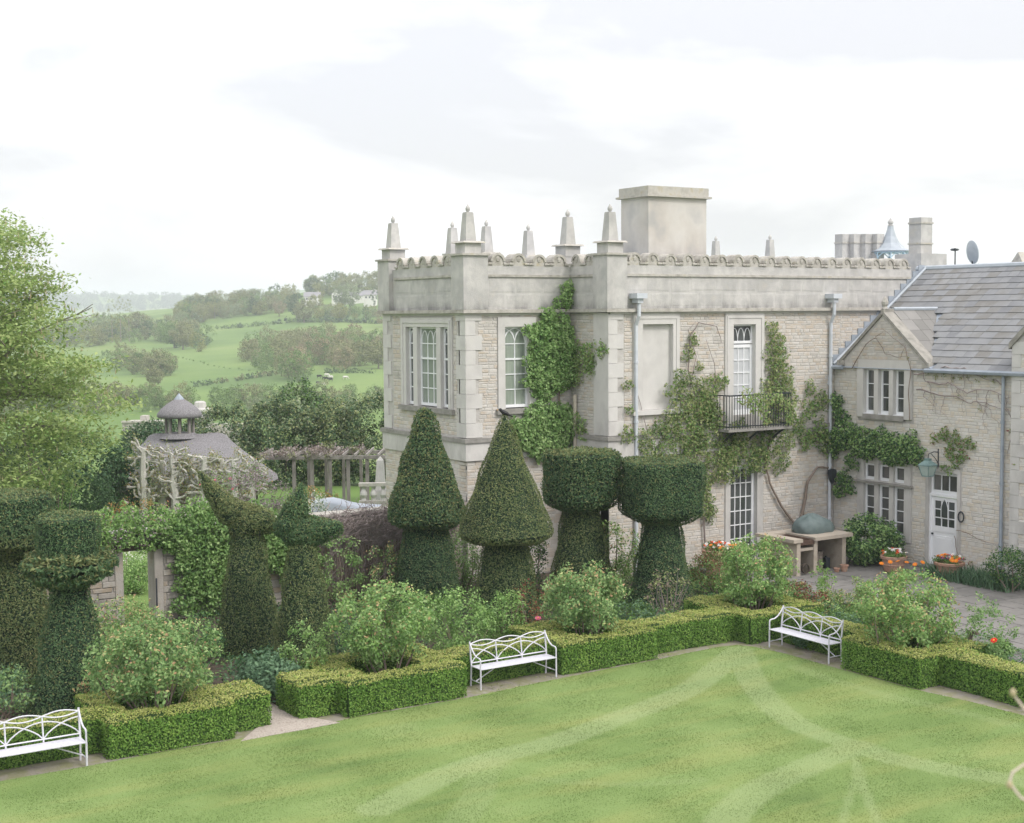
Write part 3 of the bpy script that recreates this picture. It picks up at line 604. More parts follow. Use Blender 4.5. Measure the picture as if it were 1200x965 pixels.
emit('finial', MB().lathe([(.10, 11.02), (.12, 11.05), (.06, 11.08), (.11, 11.14), (.11, 11.20), (.05, 11.27), (.01, 11.33)], (lx, ly, 0), 10), PARAPET, parent=lan)
# quoins (each dressed block a part)
for fr, s_, sg in ((FA, 5.05, -1), (FB, 0, 1), (FR, 1.9, -1), (FC, 0, 1), (FA, 0, 1)):
    z = 4.16; i = 0
    while z < 7.6:
        h = min(.42, 7.68 - z); wd = (.30 if i % 2 else .52) * (1 if fr is not FR else .5); a, b = (s_, s_ + wd) if sg > 0 else (s_ - wd, s_)
        if sg < 0: b += .028
        emit('quoin', MB(fr).box(a, b, -.028 - (.003 if sg > 0 else 0), .05, z + .004, z + h - .004), ASHLAR, parent=house); z += h; i += 1
# balcony
bal = emit('balcony', MB(FC).box(4.0, 6.6, -.65, 0, 4.1, 4.18), DARKST, parent=house)
m = MB(FC)
for a in np.arange(4.05, 6.58, .105): m.tube([(a, -.62, 4.18), (a, -.62, 5.2)], .011, 4)
for d in (-.5, -.36, -.2, -.08):
    for a in (4.04, 6.56): m.tube([(a, d, 4.18), (a, d, 5.2)], .011, 4)
m.tube([(4.04, 0, 5.2), (4.04, -.62, 5.2), (6.56, -.62, 5.2), (6.56, 0, 5.2)], .022, 4); m.tube([(4.04, 0, 4.26), (4.04, -.62, 4.26), (6.56, -.62, 4.26), (6.56, 0, 4.26)], .015, 4)
emit('railing', m, BLACKI, parent=bal)
for a in (4.3, 5.3, 6.3): emit('bracket', MB(FC).tube([(a, 0, 3.75), (a, -.12, 3.8), (a, -.4, 4.0), (a, -.6, 4.1)], .035, 5), BLACKI, parent=bal)
# rainwater pipes
def pipe(fr, s, z0, z1, out_=.09, r=.055, mat=PIPE, hop=None, parent=house, name='downpipe'):
    pts = [(s, -out_, z0), (s, -out_, z1)]
    if hop: pts = [(s, -out_, z0), (s, -out_, 7.35), (s, -out_ - .14, 7.62), (s, -out_ - .14, 8.15)]
    o = emit(name, MB(fr).tube(pts, r, 8), mat, parent=parent, smooth=False)
    for z in np.arange(z0 + 1.0, min(z1, 7.3), 1.75): emit('pipe_collar', MB(fr).tube([(s, -out_, z), (s, -out_, z + .07)], r * 1.3, 8), mat, parent=o)
    if hop: emit('hopper_head', MB(fr).box(s - .19, s + .19, -out_ - .30, -.0, 8.13, 8.28).box(s - .10, s + .10, -out_ - .22, -.02, 8.0, 8.13), mat, parent=o)
    return o
pipe(FC, .93, .0, 8.1, hop=1); pipe(FC, 8.80, 0, 8.1, hop=1); pipe(FR, .35, .0, 5.3, mat=PIPEB, out_=.1)
emit('bird_box', MB(FC).prism([(8.63, 2.52), (8.66, 2.62), (8.80, 2.66), (8.94, 2.62), (8.97, 2.52), (8.92, 2.34), (8.80, 2.16), (8.68, 2.34)][::-1], 'y', -.24, -.15), BLACKI, parent=house)

# ------------------------------------------------------------------ gabled wing
wing = thing('gabled_wing', (0, -3.5, 0), 'lower stone cottage wing with stone slate roof, small gable and white half glazed door', 'house wing')
FW_ = Frame('W', 0, 0)           # s = -y
hW = []
for a in (1.34, 1.95, 2.56): hW += [(a, a + .44, 4.52, 5.92), (a, a + .44, .75, 2.30), (a, a + .44, 2.42, 2.93)]
hW += [(3.95, 5.02, 0.02, 2.90)]
wW = emit('wall', wall_mb(FW_, -.0, 12, -.3, 5.95, hW, .35), MORTAR, parent=wing)
stones(wW, FW_, .02, 11, 0, 5.93, [(1.05, 3.3, 4.35, 6.2), (1.05, 3.3, .6, 3.05), (3.82, 5.16, 0, 3.05)], STONE_PALE, seed=51, ch=(.055, .13), sw=(.13, .44), proud=(.003, .011))
def tri(s, z): return z < 6.0 + min((s - .45) * 1.0, (3.8 - s) * 1.0)
gw = emit('gable_wall', MB(FW_).prism([(.45, 5.9), (3.8, 5.9), (3.8, 6.15), (2.125, 7.72), (.45, 6.15)][::-1], 'y', -.06, .35), MORTAR, parent=wing)
FG = Frame('W', -.06, 0); stones(gw, FG, .5, 3.75, 5.95, 7.6, [(1.2, 3.15, 5.5, 6.2)], STONE, seed=52, inside=lambda s, z: z < 6.12 + min((s - .45), (3.8 - s)) * .92, limit=120)
part(wing, 'lintel', FG, [(1.12, 3.22, -.03, .1, 5.93, 6.2)], ASHLAR)
for a, b in ((2.125 - 1.80, 2.125 + .06), (2.125 - .06, 2.125 + 1.80)):
    left = a < 1
    z = lambda s: 7.84 - abs(s - 2.125) * .93
    pts = [(a, z(a)), (b, z(b)), (b, z(b) - .12), (a, z(a) - .12)] if True else None
    emit('coping', MB(FG).prism(pts if left else pts, 'y', -.06 - (.002 if left else 0), .40), COPE, parent=wing)
for s in (.34, 3.8): emit('kneeler', MB(FG).box(s - .10, s + .18, -.055, .38, 6.0, 6.16), LICHEN, parent=wing)
x0, y0_ = -.0, -2.125; emit('finial', MB().lathe([(.09, 7.78), (.06, 7.85), (.10, 7.92), (.11, 8.0), (.07, 8.08), (.05, 8.12), (.02, 8.17)], (x0, y0_, 0), 8), LICHEN, parent=wing)
# mullioned windows
for zz0, zz1, nm in ((4.40, 5.93, 0), (.62, 3.05, 1)):
    b = [(1.08, 1.34, -.03, .28, zz0, zz1), (1.78, 1.95, -.02, .28, zz0, zz1), (2.39, 2.56, -.02, .28, zz0, zz1), (3.0, 3.26, -.03, .28, zz0, zz1)]
    if nm: b += [(1.34, 1.78, -.02, .28, 2.30, 2.42), (1.95, 2.39, -.02, .28, 2.30, 2.42), (2.56, 3.0, -.02, .28, 2.30, 2.42)]
    part(wing, 'mullions', FG if not nm else FW_, b, ASHLAR)
part(wing, 'sill', FG, [(1.34, 3.0, -.05, .28, 4.34, 4.50)], DARKST)
part(wing, 'drip_mould', FW_, [(1.0, 3.34, -.14, .02, 2.33, 2.385)], DARKST)
for i, a in enumerate((1.34, 1.95, 2.56)):
    window(FW_, wing, a, a + .44, 4.52, 5.92, 2 if False else 1, 3, dep=.12, fw_=.06); window(FW_, wing, a, a + .44, .75, 2.30, 1, 4, dep=.12, fw_=.06); window(FW_, wing, a, a + .44, 2.42, 2.93, 1, 1, dep=.12, fw_=.06)
    emit('sill', MB(FW_).box(a - .03, a + .47, -.08, .10, 4.47, 4.52), WHITEP, parent=wing)
# door
part(wing, 'door_surround', FW_, [(3.84, 3.95, -.03, .3, 0, 2.9), (5.02, 5.13, -.03, .3, 0, 2.9), (3.84, 5.13, -.03, .3, 2.9, 3.04)], ASHLAR)
window(FW_, wing, 3.97, 5.00, 2.24, 2.88, 3, 1, dep=.13, fw_=.075, name='transom_light')
door = window(FW_, wing, 4.0, 4.97, 1.10, 2.14, 3, 3, dep=.12, fw_=.11, name='door')
emit('door_panel', MB(FW_).box(4.0, 4.97, .08, .12, .05, 1.098).box(4.14, 4.83, .068, .079, .18, .98).box(4.2, 4.77, .058, .067, .24, .92), WHITEP, parent=door)
emit('door_frame', MB(FW_).box(3.95, 4.0, .03, .16, 0, 2.24).box(4.97, 5.02, .03, .16, 0, 2.24).box(4.0, 4.97, .03, .16, 2.16, 2.24), WHITEP, parent=door)
emit('door_knob', MB(FW_).ell((4.06, .04, 1.02), (.035, .035, .035), 8, 5), BLACKI, parent=door)
emit('pointed_pane', MB(FW_).prism([(4.37, 1.55), (4.60, 1.55), (4.60, 1.85), (4.55, 2.0), (4.485, 2.08), (4.42, 2.0), (4.37, 1.85)][::-1], 'y', .07, .078), GLASS, parent=door)
emit('pointed_bar', MB(FW_).tube([(4.36, .07, 1.5), (4.36, .07, 1.85), (4.41, .07, 2.0), (4.485, .07, 2.09), (4.56, .07, 2.0), (4.61, .07, 1.85), (4.61, .07, 1.5)], .014, 4), WHITEP, parent=door)
emit('doorstep', MB(FW_).box(3.7, 5.3, -.45, 0, .022, .10), FLAG, parent=wing)
# slate roof: every slate a part
SL = (9.15 - 6.0) / 4.3; ang = math.atan(SL)
emit('roof', MB().add([(-.12, 0, 5.93), (-.12, -12, 5.93), (4.2, -12, 9.09), (4.2, 0, 9.09), (8.6, -12, 5.9), (8.6, 0, 5.9)], [(3, 2, 1, 0), (3, 5, 4, 2)]), LEAD, parent=wing)
roof = [c for c in wing.children if c.name.startswith('roof')][0]
sv = [(0, 0, 0), (0, -1, 0), (1, -1, 0), (1, 0, 0), (0, 0, 1), (0, -1, 1), (1, -1, 1), (1, 0, 1)]
sme = []
for v in range(4):
    r = random.Random(v); vs = [(a + (r.uniform(-.03, .03) if a == 0 else 0), b + r.uniform(-.01, .01), c) for a, b, c in sv]
    me_ = bpy.data.meshes.new('slate'); me_.from_pydata(vs, [], [(3, 2, 1, 0), (4, 5, 6, 7), (0, 4, 7, 3), (1, 2, 6, 5), (0, 1, 5, 4), (2, 3, 7, 6)][:]); me_.materials.append(SLATE); sme.append(me_)
nrow = 17; slen = math.hypot(4.32, 3.16); rw = slen / nrow; cnt = 0
ux, uz = math.cos(ang), math.sin(ang); more = MB()
for i in range(nrow):
    y = .0 - random.uniform(0, .3) + .3; d = i * rw; x = -.16 + ux * d; z = 5.945 + uz * d; wid = .50 - .006 * i
    while y > -7.25:
        wd = random.uniform(.7, 1.3) * wid; a, b = min(y, -.02), max(y - wd, -7.3); y -= wd
        if a - b < .08: continue
        xm, ym = x + ux * rw / 2, (a + b) / 2; zg = 7.72 - abs(ym + 2.125) * .93
        if z + uz * rw / 2 < zg - .0 and xm < 2.6: continue                      # under the little gable roof
        o = bpy.data.objects.new('slate', sme[(i * 7 + int(-a * 13)) % 4]); COL.objects.link(o); o.parent = roof; cnt += 1
        o.location = Vector((x, a - .004, z + .012)) - aloc(roof); o.scale = (rw * 1.12, a - b - .008, .022); o.rotation_euler = (0, -ang + .055 + random.uniform(-.006, .006), 0)
emit('ridge', MB().tube([(4.2, .3, 9.12), (4.2, -12, 9.12)], .11, 8), GREYBL, parent=wing)
emit('gutter', MB().tube([(-.2, -3.9, 5.93), (-.2, -12, 5.93)], .07, 6), LEAD, parent=wing)
emit('gutter', MB().tube([(-.2, .0, 5.93), (-.2, -.55, 5.93)], .07, 6), LEAD, parent=wing)
emit('gutter_outlet', MB().tube([(-.2, -.1, 5.9), (-.22, -.05, 5.7), (-.25, .02, 5.45), (-.25, -.12, 5.3)], .05, 6), PIPE, parent=wing)
# little gable roof
gr = emit('gable_roof', MB().add([(.3, -2.125, 7.74), (2.75, -2.125, 7.74), (.3, -3.85, 6.14), (.55, -3.85, 6.14), (.3, -.4, 6.14), (.55, -.4, 6.14)], [(0, 2, 3, 1), (0, 1, 5, 4)]), SLATEW, parent=wing)
for sg in (-1, 1):
    for r_ in range(5):
        t0, t1 = r_ / 5, (r_ + 1) / 5; ya, yb = -2.125 + sg * 1.72 * (1 - t0), -2.125 + sg * 1.72 * (1 - t1); za, zb = 6.14 + 1.6 * t0, 6.14 + 1.6 * t1; xe = .55 + 2.2 * t0; x = .34
        while x < xe:
            x2 = min(x + random.uniform(.35, .6), xe + .1)
            emit('slate', MB().add([(x, ya, za + .03), (x2 - .01, ya, za + .03), (x2 - .01, yb, zb + .02), (x, yb, zb + .02), (x, ya, za + .005), (x2 - .01, ya, za + .005), (x2 - .01, yb, zb), (x, yb, zb)], [(0, 1, 2, 3), (4, 5, 1, 0), (1, 5, 6, 2), (3, 7, 4, 0)]), SLATEW, parent=gr); x = x2
emit('lead_flashing', MB().tube([(.38, -2.125, 7.78), (2.75, -2.125, 7.78)], .06, 6), GREYBL, parent=wing)
emit('lead_flashing', MB().tube([(2.75, -2.125, 7.8), (.6, -3.85, 6.2), (-.1, -3.95, 5.98)], .07, 6), LEAD, parent=wing)
# stepped lead where roof meets the tall wall
for i in range(15):
    x = -.1 + i * .285; z = 5.97 + (x + .1) * SL; emit('stepped_flashing', MB().box(x, x + .285, -.035, .0, z - .05, z + .36), LEAD, parent=wing)
emit('verge', MB().tube([(-.15, -.12, 6.03), (4.2, -.12, 9.20)], .05, 6), GREYBL, parent=wing)
pipe(FW_, 6.65, 0.0, 5.9, mat=LEAD, parent=wing, out_=.1, r=.05)
# next bay at the right edge, with its own coping
b2 = emit('gable_wall', MB(FW_).prism([(6.98, -.2), (13.8, -.2), (13.8, 6.72), (10.39, 9.96), (6.98, 6.72)][::-1], 'y', -.14, 8.0), MORTAR, parent=wing)
stones(b2, Frame('W', -.14, 0), 7.25, 11, 0, 8.5, [], STONE_PALE, seed=61, limit=80, inside=lambda s, z: z < 6.5 + (s - 6.98) * .95)
z = 0; i = 0
while z < 6.6:
    h = .36; wd = .30 if i % 2 else .5; emit('quoin', MB(FW_).box(6.98, 6.98 + wd, -.17, .1, z, z + h - .01), ASHLAR, parent=wing); z += h; i += 1
emit('coping', MB(FW_).prism([(6.9, 6.62), (10.39, 9.96), (10.39, 10.14), (6.9, 6.80)], 'y', -.22, .4), COPE, parent=wing); emit('coping', MB(FW_).prism([(10.392, 9.96), (13.88, 6.62), (13.88, 6.80), (10.392, 10.14)], 'y', -.22, .4), COPE, parent=wing)
emit('bay_roof', MB(FW_).prism([(6.98, 6.74), (10.39, 9.98), (13.8, 6.74), (13.8, 6.82), (10.39, 10.07), (6.98, 6.82)], 'y', .41, 8.0), SLATE, parent=wing)
# things on the roof behind the ridge
ds = emit('dish_pole', MB().tube([(7.6, .8, 6.5), (7.6, .8, 9.75)], .03, 6), BLACKI, parent=wing)
n_ = (RT * .9 + FW * .15 + UP * .15).normalized(); t1 = Vector((0, 0, 1)); t1 = (t1 - n_ * t1.dot(n_)).normalized(); t2 = n_.cross(t1); dv = []
for rr, dd in ((0.02, .0), (.22, .03), (.36, .075), (.42, .11)):
    for j in range(20): a = 2 * PI * j / 20; dv.append(Vector((7.6, .8, 9.78)) - n_ * (.1 - dd) + t1 * rr * 1.0 * math.cos(a) + t2 * rr * math.sin(a))
dvb = [q - n_ * .02 for q in dv]
dm = MB(); dm.add(dv + dvb, [(i * 20 + j, i * 20 + (j + 1) % 20, (i + 1) * 20 + (j + 1) % 20, (i + 1) * 20 + j) for i in range(3) for j in range(20)] + [(80 + i * 20 + j, 80 + (i + 1) * 20 + j, 80 + (i + 1) * 20 + (j + 1) % 20, 80 + i * 20 + (j + 1) % 20) for i in range(3) for j in range(20)] + [(60 + j, 60 + (j + 1) % 20, 140 + (j + 1) % 20, 140 + j) for j in range(20)])
emit('dish', dm, GREYBL, parent=ds)
emit('gable_tip', MB().prism([(-.9, 9.0), (.1, 9.0), (-.5, 9.75)], 'x', 8.4, 8.7), LICHEN, parent=wing)
emit('weather_mast', MB().tube([(5.6, -.1, 8), (5.6, -.1, 9.85)], .015, 4).tube([(5.8, .05, 8), (5.8, .05, 9.8)], .015, 4).ell((5.7, 0, 9.8), (.2, .12, .05), 8, 4), BLACKI, parent=wing)
emit('aerial', MB().tube([(6.8, -2.3, 7), (6.8, -2.3, 9.9)], .025, 5), LEAD, parent=wing)
# wall lantern, door ring
la = thing('wall_lantern', (-.45, -4.28, 2.8), 'green glazed lantern hanging from an iron bracket above the white door', 'lantern')
q = MB(); c0 = (-.45, -4.28); q.box(c0[0] - .115, c0[0] + .115, c0[1] - .115, c0[1] + .115, 2.83, 3.12, (c0[0] - .185, c0[0] + .185, c0[1] - .185, c0[1] + .185)); emit('lantern_glass', q, LAMPGL, parent=la)
q = MB(); q.box(c0[0] - .20, c0[0] + .20, c0[1] - .20, c0[1] + .20, 3.12, 3.15); q.box(c0[0] - .2, c0[0] + .2, c0[1] - .2, c0[1] + .2, 3.15, 3.28, (c0[0] - .07, c0[0] + .07, c0[1] - .07, c0[1] + .07)); q.box(c0[0] - .075, c0[0] + .075, c0[1] - .075, c0[1] + .075, 3.28, 3.34); q.box(c0[0] - .12, c0[0] + .12, c0[1] - .12, c0[1] + .12, 2.80, 2.83)
emit('lantern_cap', q, VERD, parent=la)
for sx in (-1, 1):
    for sy in (-1, 1): emit('lantern_bar', MB().tube([(c0[0] + sx * .118, c0[1] + sy * .118, 2.82), (c0[0] + sx * .188, c0[1] + sy * .188, 3.13)], .013, 4), VERD, parent=la)
emit('bracket', MB().tube([(-.02, -4.3, 3.0), (-.02, -4.3, 3.6)], .018, 5).tube([(-.02, -4.3, 3.5), (-.2, -4.29, 3.52), (-.42, -4.28, 3.47), (-.45, -4.28, 3.33)], .014, 5).tube([(-.02, -4.3, 3.15), (-.13, -4.3, 3.3), (-.33, -4.3, 3.47)], .012, 5), BLACKI, parent=la)
q = MB(); q.tube([(-.06, -5.2 + .10 * math.cos(a), 1.66 + .15 * math.sin(a)) for a in np.linspace(0, 2 * PI, 16)], .022, 6)
setp(emit('door_ring', q, BLACKI, origin=Vector((-.06, -5.2, 1.66))), 'small dark iron ring fixed to the wall right of the white door', 'iron ring')

# ------------------------------------------------------------------ box hedges
def hedge(label, boxes, hole=None, h=.66, dens=2300):
    mb = MB(); n = 0
    for (x0, x1, y0, y1) in boxes:
        if hole: a, b, c, d = hole; cells = [(x0, a, y0, y1), (b, x1, y0, y1), (a, b, y0, c), (a, b, d, y1)]
        else: cells = [(x0, x1, y0, y1)]
        for q in cells: mb.box(q[0], q[1], q[2], q[3], -.02, h)
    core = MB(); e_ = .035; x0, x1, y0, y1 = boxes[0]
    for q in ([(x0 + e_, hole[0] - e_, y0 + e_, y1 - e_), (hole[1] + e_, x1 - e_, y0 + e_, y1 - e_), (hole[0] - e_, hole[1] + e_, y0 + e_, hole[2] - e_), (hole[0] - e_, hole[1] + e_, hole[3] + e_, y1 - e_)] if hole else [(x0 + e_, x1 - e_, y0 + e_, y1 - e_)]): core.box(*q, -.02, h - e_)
    P, Nn = sample(mb, dens); wob = .018 * np.sin(P[:, 0] * 3.1 + P[:, 1] * 2.3) + .012 * np.sin(P[:, 0] * 9 + P[:, 2] * 7) + .01 * np.sin(P[:, 1] * 11)
    # drop leaves on internal faces between cells
    keep = np.ones(len(P), bool)
    if hole:
        a, b, c, d = hole; x0, x1, y0, y1 = boxes[0]
        for xx in (a, b): keep &= ~((abs(P[:, 0] - xx) < .004) & ((P[:, 1] < c) | (P[:, 1] > d)) & (P[:, 2] < h - .01))
    keep &= P[:, 2] > .0
    P, Nn, wob = P[keep], Nn[keep], wob[keep]
    P = P + Nn * (wob * 1.1 + rng.uniform(-.01, .03, len(P)))[:, None]; top = (Nn[:, 2] > .5) | (P[:, 2] > h - .035 + rng.uniform(-.05, .03, len(P)))
    sets = [(leaves(P[~top], Nn[~top], .042, .55, .62), BOX), (leaves(P[top], Nn[top], .036, .5, .62), BOXT)]
    # a few shoots that stand proud
    k = rng.random(len(P)) < .02; S = P[k] + Nn[k] * .03 + np.array([0, 0, .015]); sets.append((leaves(S, Nn[k], .05, .9), BOX))
    x0, x1, y0, y1 = boxes[0]
    return setp(emit('box_hedge', core, BOXC, sets, origin=Vector(((x0 + x1) / 2, (y0 + y1) / 2, 0))), label, 'hedge')
hedge('straight low box hedge behind the leftmost white bench', [(-32, -26.25, -8.10, -7.5)])
hedge('hollow square box hedge round the leftmost rose bush, beside the left bench', [(-26.25, -23.95, -8.62, -6.45)], (-25.75, -24.55, -8.10, -7.0))
hedge('short stub of box hedge on the left side of the gravel gap', [(-23.95, -23.10, -8.27, -7.25)])
hedge('short stub of box hedge on the right side of the gravel gap', [(-22.5, -21.64, -8.22, -7.25)])
hedge('hollow square box hedge round the second rose bush, left of the middle bench', [(-21.64, -19.0, -8.58, -6.4)], (-21.0, -19.7, -8.12, -7.0))
hedge('straight low box hedge behind the middle white bench', [(-19.0, -16.45, -7.88, -7.3)])
hedge('hollow square box hedge right of the middle bench round the third rose bush', [(-16.45, -13.9, -8.30, -6.2)], (-15.75, -14.7, -7.95, -6.9))
hedge('straight box hedge run between the third rose bush and the far lawn corner', [(-13.9, -11.25, -7.95, -7.25)])
hedge('hollow square box hedge at the far corner of the lawn', [(-11.25, -8.9, -8.45, -6.1)], (-10.75, -9.55, -8.0, -6.7))
hedge('straight low box hedge behind the right hand white bench', [(-10.45, -9.85, -11.2, -8.45)])
hedge('hollow square box hedge round the rightmost rose bush', [(-11.08, -8.95, -13.35, -11.2)], (-10.6, -9.5, -12.85, -11.7))
hedge('long box hedge running off the right edge of the picture', [(-10.45, -9.75, -19.5, -13.35)])

# ------------------------------------------------------------------ benches
def make_bench():
    t = thing('garden_bench', (0, 0, 0), '', 'bench', 'white iron garden benches round the lawn'); Lh = .94; bz = .93
    def bx(x): return x
    P_ = lambda x, z: (x, .36 + (z - .42) * .14, z)         # the back leans a little
    for i in range(5): emit('seat_slat', MB().box(-Lh, Lh, -.02 + i * .083, .05 + i * .083, .415, .43), WHITEM, parent=t)
    for s in (-1, 1):
        x = s * Lh
        emit('leg', MB().tube([(x, 0, 0), (x, 0, .42)], .019, 6), WHITEM, parent=t)
        emit('leg', MB().tube([(x, .40, 0), (x, .37, .42)], .019, 6), WHITEM, parent=t)
        emit('back_post', MB().tube([(x, .37, .42), P_(x, bz)], .019, 6), WHITEM, parent=t)
        emit('armrest', MB().tube([(x, 0, .42), (x, 0, .60), (x, .012, .63), (x, .04, .645), (x, .16, .655), (x, .25, .70), (x, .34, .78), P_(x, .90)], .016, 6), WHITEM, parent=t)
        emit('stretcher', MB().tube([(x, 0, .14), (x, .395, .14)], .011, 5), WHITEM, parent=t)
        emit('brace', MB().tube([(x, .2, .14), (x * .38, .2, .41)], .012, 5), WHITEM, parent=t)
    for k in (-1, 1): emit('upright', MB().tube([P_(k * Lh / 3, .43), P_(k * Lh / 3, .86)], .015, 5), WHITEM, parent=t)
    emit('lower_rail', MB().tube([P_(-Lh, .49), P_(Lh, .49)], .014, 5), WHITEM, parent=t)
    w_ = 2 * Lh / 3
    for b in range(3):
        xa = -Lh + b * w_
        for sg, z0_ in ((1, .875), (-1, .875)):
            emit('top_curve', MB().tube([P_(xa + w_ * i / 8, z0_ + sg * .055 * math.sin(PI * i / 8)) for i in range(9)], .013, 5), WHITEM, parent=t)
    for f0 in (-1, 0, 1, 2):
        pts = []
        for i in range(17):
            x = -Lh + f0 * w_ + 2 * w_ * i / 16
            if -Lh - .01 <= x <= Lh + .01: pts.append(P_(x, .49 + .29 * max(0, math.sin(PI * i / 16)) ** .75))
        emit('back_arch', MB().tube(pts, .012, 5), WHITEM, parent=t)
    return t
b1 = make_bench(); b2_ = copy_tree(b1); b3 = copy_tree(b1)
for o, loc, rz, lb in ((b1, (-27.62, -8.72, -.01), 0, 'white iron arched bench at the left edge, half out of the picture'), (b2_, (-17.56, -8.32, -.01), 0, 'white iron arched bench in the middle, below the pointed topiary'), (b3, (-11.05, -9.83, -.01), -PI / 2, 'white iron arched bench on the right, turned towards the left')):
    o.location = loc; o.rotation_euler = (0, 0, rz); o['label'] = lb

# ------------------------------------------------------------------ topiary
RX, RY = .842, -.539                                      # sideways across the garden as seen from the terrace
def yew_piece(name, mb, parent, mats, dens=1250, size=.05, tips=.10, jit=.6, fuzz=.03):
    P, Nn = sample(mb, dens * 1.25); P = P + Nn * (rng.uniform(-.01, fuzz, len(P)) + .022 * np.sin(P[:, 0] * 5 + P[:, 2] * 4 + P[:, 1] * 2) + .02 * np.sin(P[:, 1] * 7 - P[:, 2] * 6 + P[:, 0] * 3))[:, None]
    A = np.array(mb.V, float); VN = np.zeros_like(A)
    for f in mb.F:
        for j in range(1, len(f) - 1):
            q = np.cross(A[f[j]] - A[f[0]], A[f[j + 1]] - A[f[0]])
            for i_ in (f[0], f[j], f[j + 1]): VN[i_] += q
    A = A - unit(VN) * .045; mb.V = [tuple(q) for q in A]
    k_ = rng.random(len(P)) < .012; P[k_] += Nn[k_] * rng.uniform(.02, .07, (int(k_.sum()), 1))
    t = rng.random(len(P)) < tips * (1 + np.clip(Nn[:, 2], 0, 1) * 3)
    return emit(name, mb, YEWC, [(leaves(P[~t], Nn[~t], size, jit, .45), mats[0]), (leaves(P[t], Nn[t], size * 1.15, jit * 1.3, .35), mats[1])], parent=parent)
def body(x, y, r0, r1, h, ry=1):
    mb = MB(); n = 9; mb.lathe([(r0 * .95 + (r1 * .93 - r0 * .95) * (i / n), h * i / n) for i in range(n + 1)], (x, y, 0), 28, jit=.015); return mb
t = thing('topiary', (-15.1, .04, 0), 'tall dark yew topiary with steep cone top nearest the house corner', 'topiary')
yew_piece('clipped_body', body(-15.1, .04, 1.0, .55, 2.35), t, (YEW, YEWT)); mb = MB(); mb.lathe([(.45, 2.15), (.80, 2.12), (.98, 2.25), (.97, 2.5), (.80, 3.1), (.62, 3.75), (.42, 4.3), (.30, 4.75), (.19, 5.05), (.06, 5.2)], (-15.1, .04, 0), 28, jit=.03); yew_piece('clipped_cone', mb, t, (YEW, YEWT), 1100, .07, .2, .9, .06)
t = thing('topiary', (-14.95, -3.7, 0), 'golden green yew topiary like a pointed hat with a bird on its tip', 'topiary')
yew_piece('clipped_body', body(-14.95, -3.7, .92, .52, 2.5), t, (YEWB, YEWT)); mb = MB(); mb.lathe([(.45, 2.16), (.85, 2.14), (1.10, 2.26), (1.15, 2.36), (1.07, 2.62), (.82, 3.28), (.52, 4.05), (.26, 4.75), (.05, 5.24)], (-14.95, -3.7, 0), 30, jit=.012); yew_piece('clipped_cone', mb, t, (YEWB, YEWT), 1300, .05, .2)
t = thing('topiary', (-11.61, -2.23, 0), 'drum topped yew topiary on a tapering stem, left of the square topped one', 'topiary')
yew_piece('clipped_body', body(-11.61, -2.23, .98, .46, 2.8), t, (YEWB, YEWT)); mb = MB(); mb.lathe([(.40, 2.52), (.58, 2.56), (.82, 2.72), (.86, 2.80), (.87, 3.3), (.87, 3.90), (.83, 4.0), (.4, 4.02)], (-11.61, -2.23, 0), 28, p=3.5, jit=.03, rot=.1); yew_piece('clipped_drum', mb, t, (YEW, YEWT), 1150, .07, .16, .85, .06)
t = thing('topiary', (-10.07, -3.7, 0), 'big square topped dark yew topiary on a flared stem before the house', 'topiary')
yew_piece('clipped_body', body(-10.07, -3.7, .90, .46, 2.5), t, (YEW, YEWT)); mb = MB(); mb.lathe([(.38, 2.18), (.56, 2.22), (.90, 2.42), (.95, 2.52), (.96, 3.1), (.96, 3.70), (.93, 3.81), (.4, 3.84)], (-10.07, -3.7, 0), 32, p=4.5, jit=.012, rot=-.25); yew_piece('clipped_drum', mb, t, (YEW, YEWT), 1250, .055, .12)
t = thing('topiary', (-25.97, -5.25, 0), 'dark yew topiary like a top hat with a shaggy brim', 'topiary')
yew_piece('clipped_body', body(-25.97, -5.25, .84, .34, 2.6), t, (YEW, YEWT), 1500); mb = MB(); mb.lathe([(.3, 3.0), (.53, 3.02), (.56, 3.4), (.56, 3.8), (.52, 3.87), (.2, 3.9)], (-25.97, -5.25, 0), 26, p=2.6); yew_piece('clipped_crown', mb, t, (YEW, YEWT), 1700, .045, .12)
mb = MB(); mb.lathe([(.30, 2.60), (.60, 2.72), (.80, 2.86), (.78, 2.98), (.5, 3.04)], (-25.97, -5.25, 0), 24, jit=.06); yew_piece('shaggy_brim', mb, t, (YEW, YEWT), 1700, .09, .15, 1.2, .14)
t = thing('topiary', (-26.24, -1.94, 0), 'bronze tinged yew topiary with a broad flat cap, cut by the left edge', 'topiary')
yew_piece('clipped_body', body(-26.2, -1.94, .98, .42, 2.8), t, (YEWB, YEWT), 1400, .06, .22, .8); mb = MB(); mb.lathe([(.4, 3.1), (.80, 3.14), (.83, 3.6), (.82, 3.88), (.78, 3.96), (.3, 3.98)], (-26.24, -1.94, 0), 26, p=2.4); yew_piece('clipped_crown', mb, t, (YEW, YEWT), 1400, .055, .14)
mb = MB(); mb.lathe([(.36, 2.62), (.60, 2.75), (.85, 2.95), (.84, 3.14), (.5, 3.2)], (-26.24, -1.94, 0), 24, jit=.03); yew_piece('lower_brim', mb, t, (YEWB, YEWT), 1400, .06, .2)
def pt(c, sx, z, back=0): return (c[0] + RX * sx + .3 * back, c[1] + RY * sx + back, z)
c = (-21.07, -2.21); t = thing('topiary', (c[0], c[1], 0), 'yew topiary bird with a long tail sweeping up to the left', 'topiary')
yew_piece('clipped_body', body(c[0], c[1], .82, .34, 2.75), t, (YEWB, YEWT), 1400)
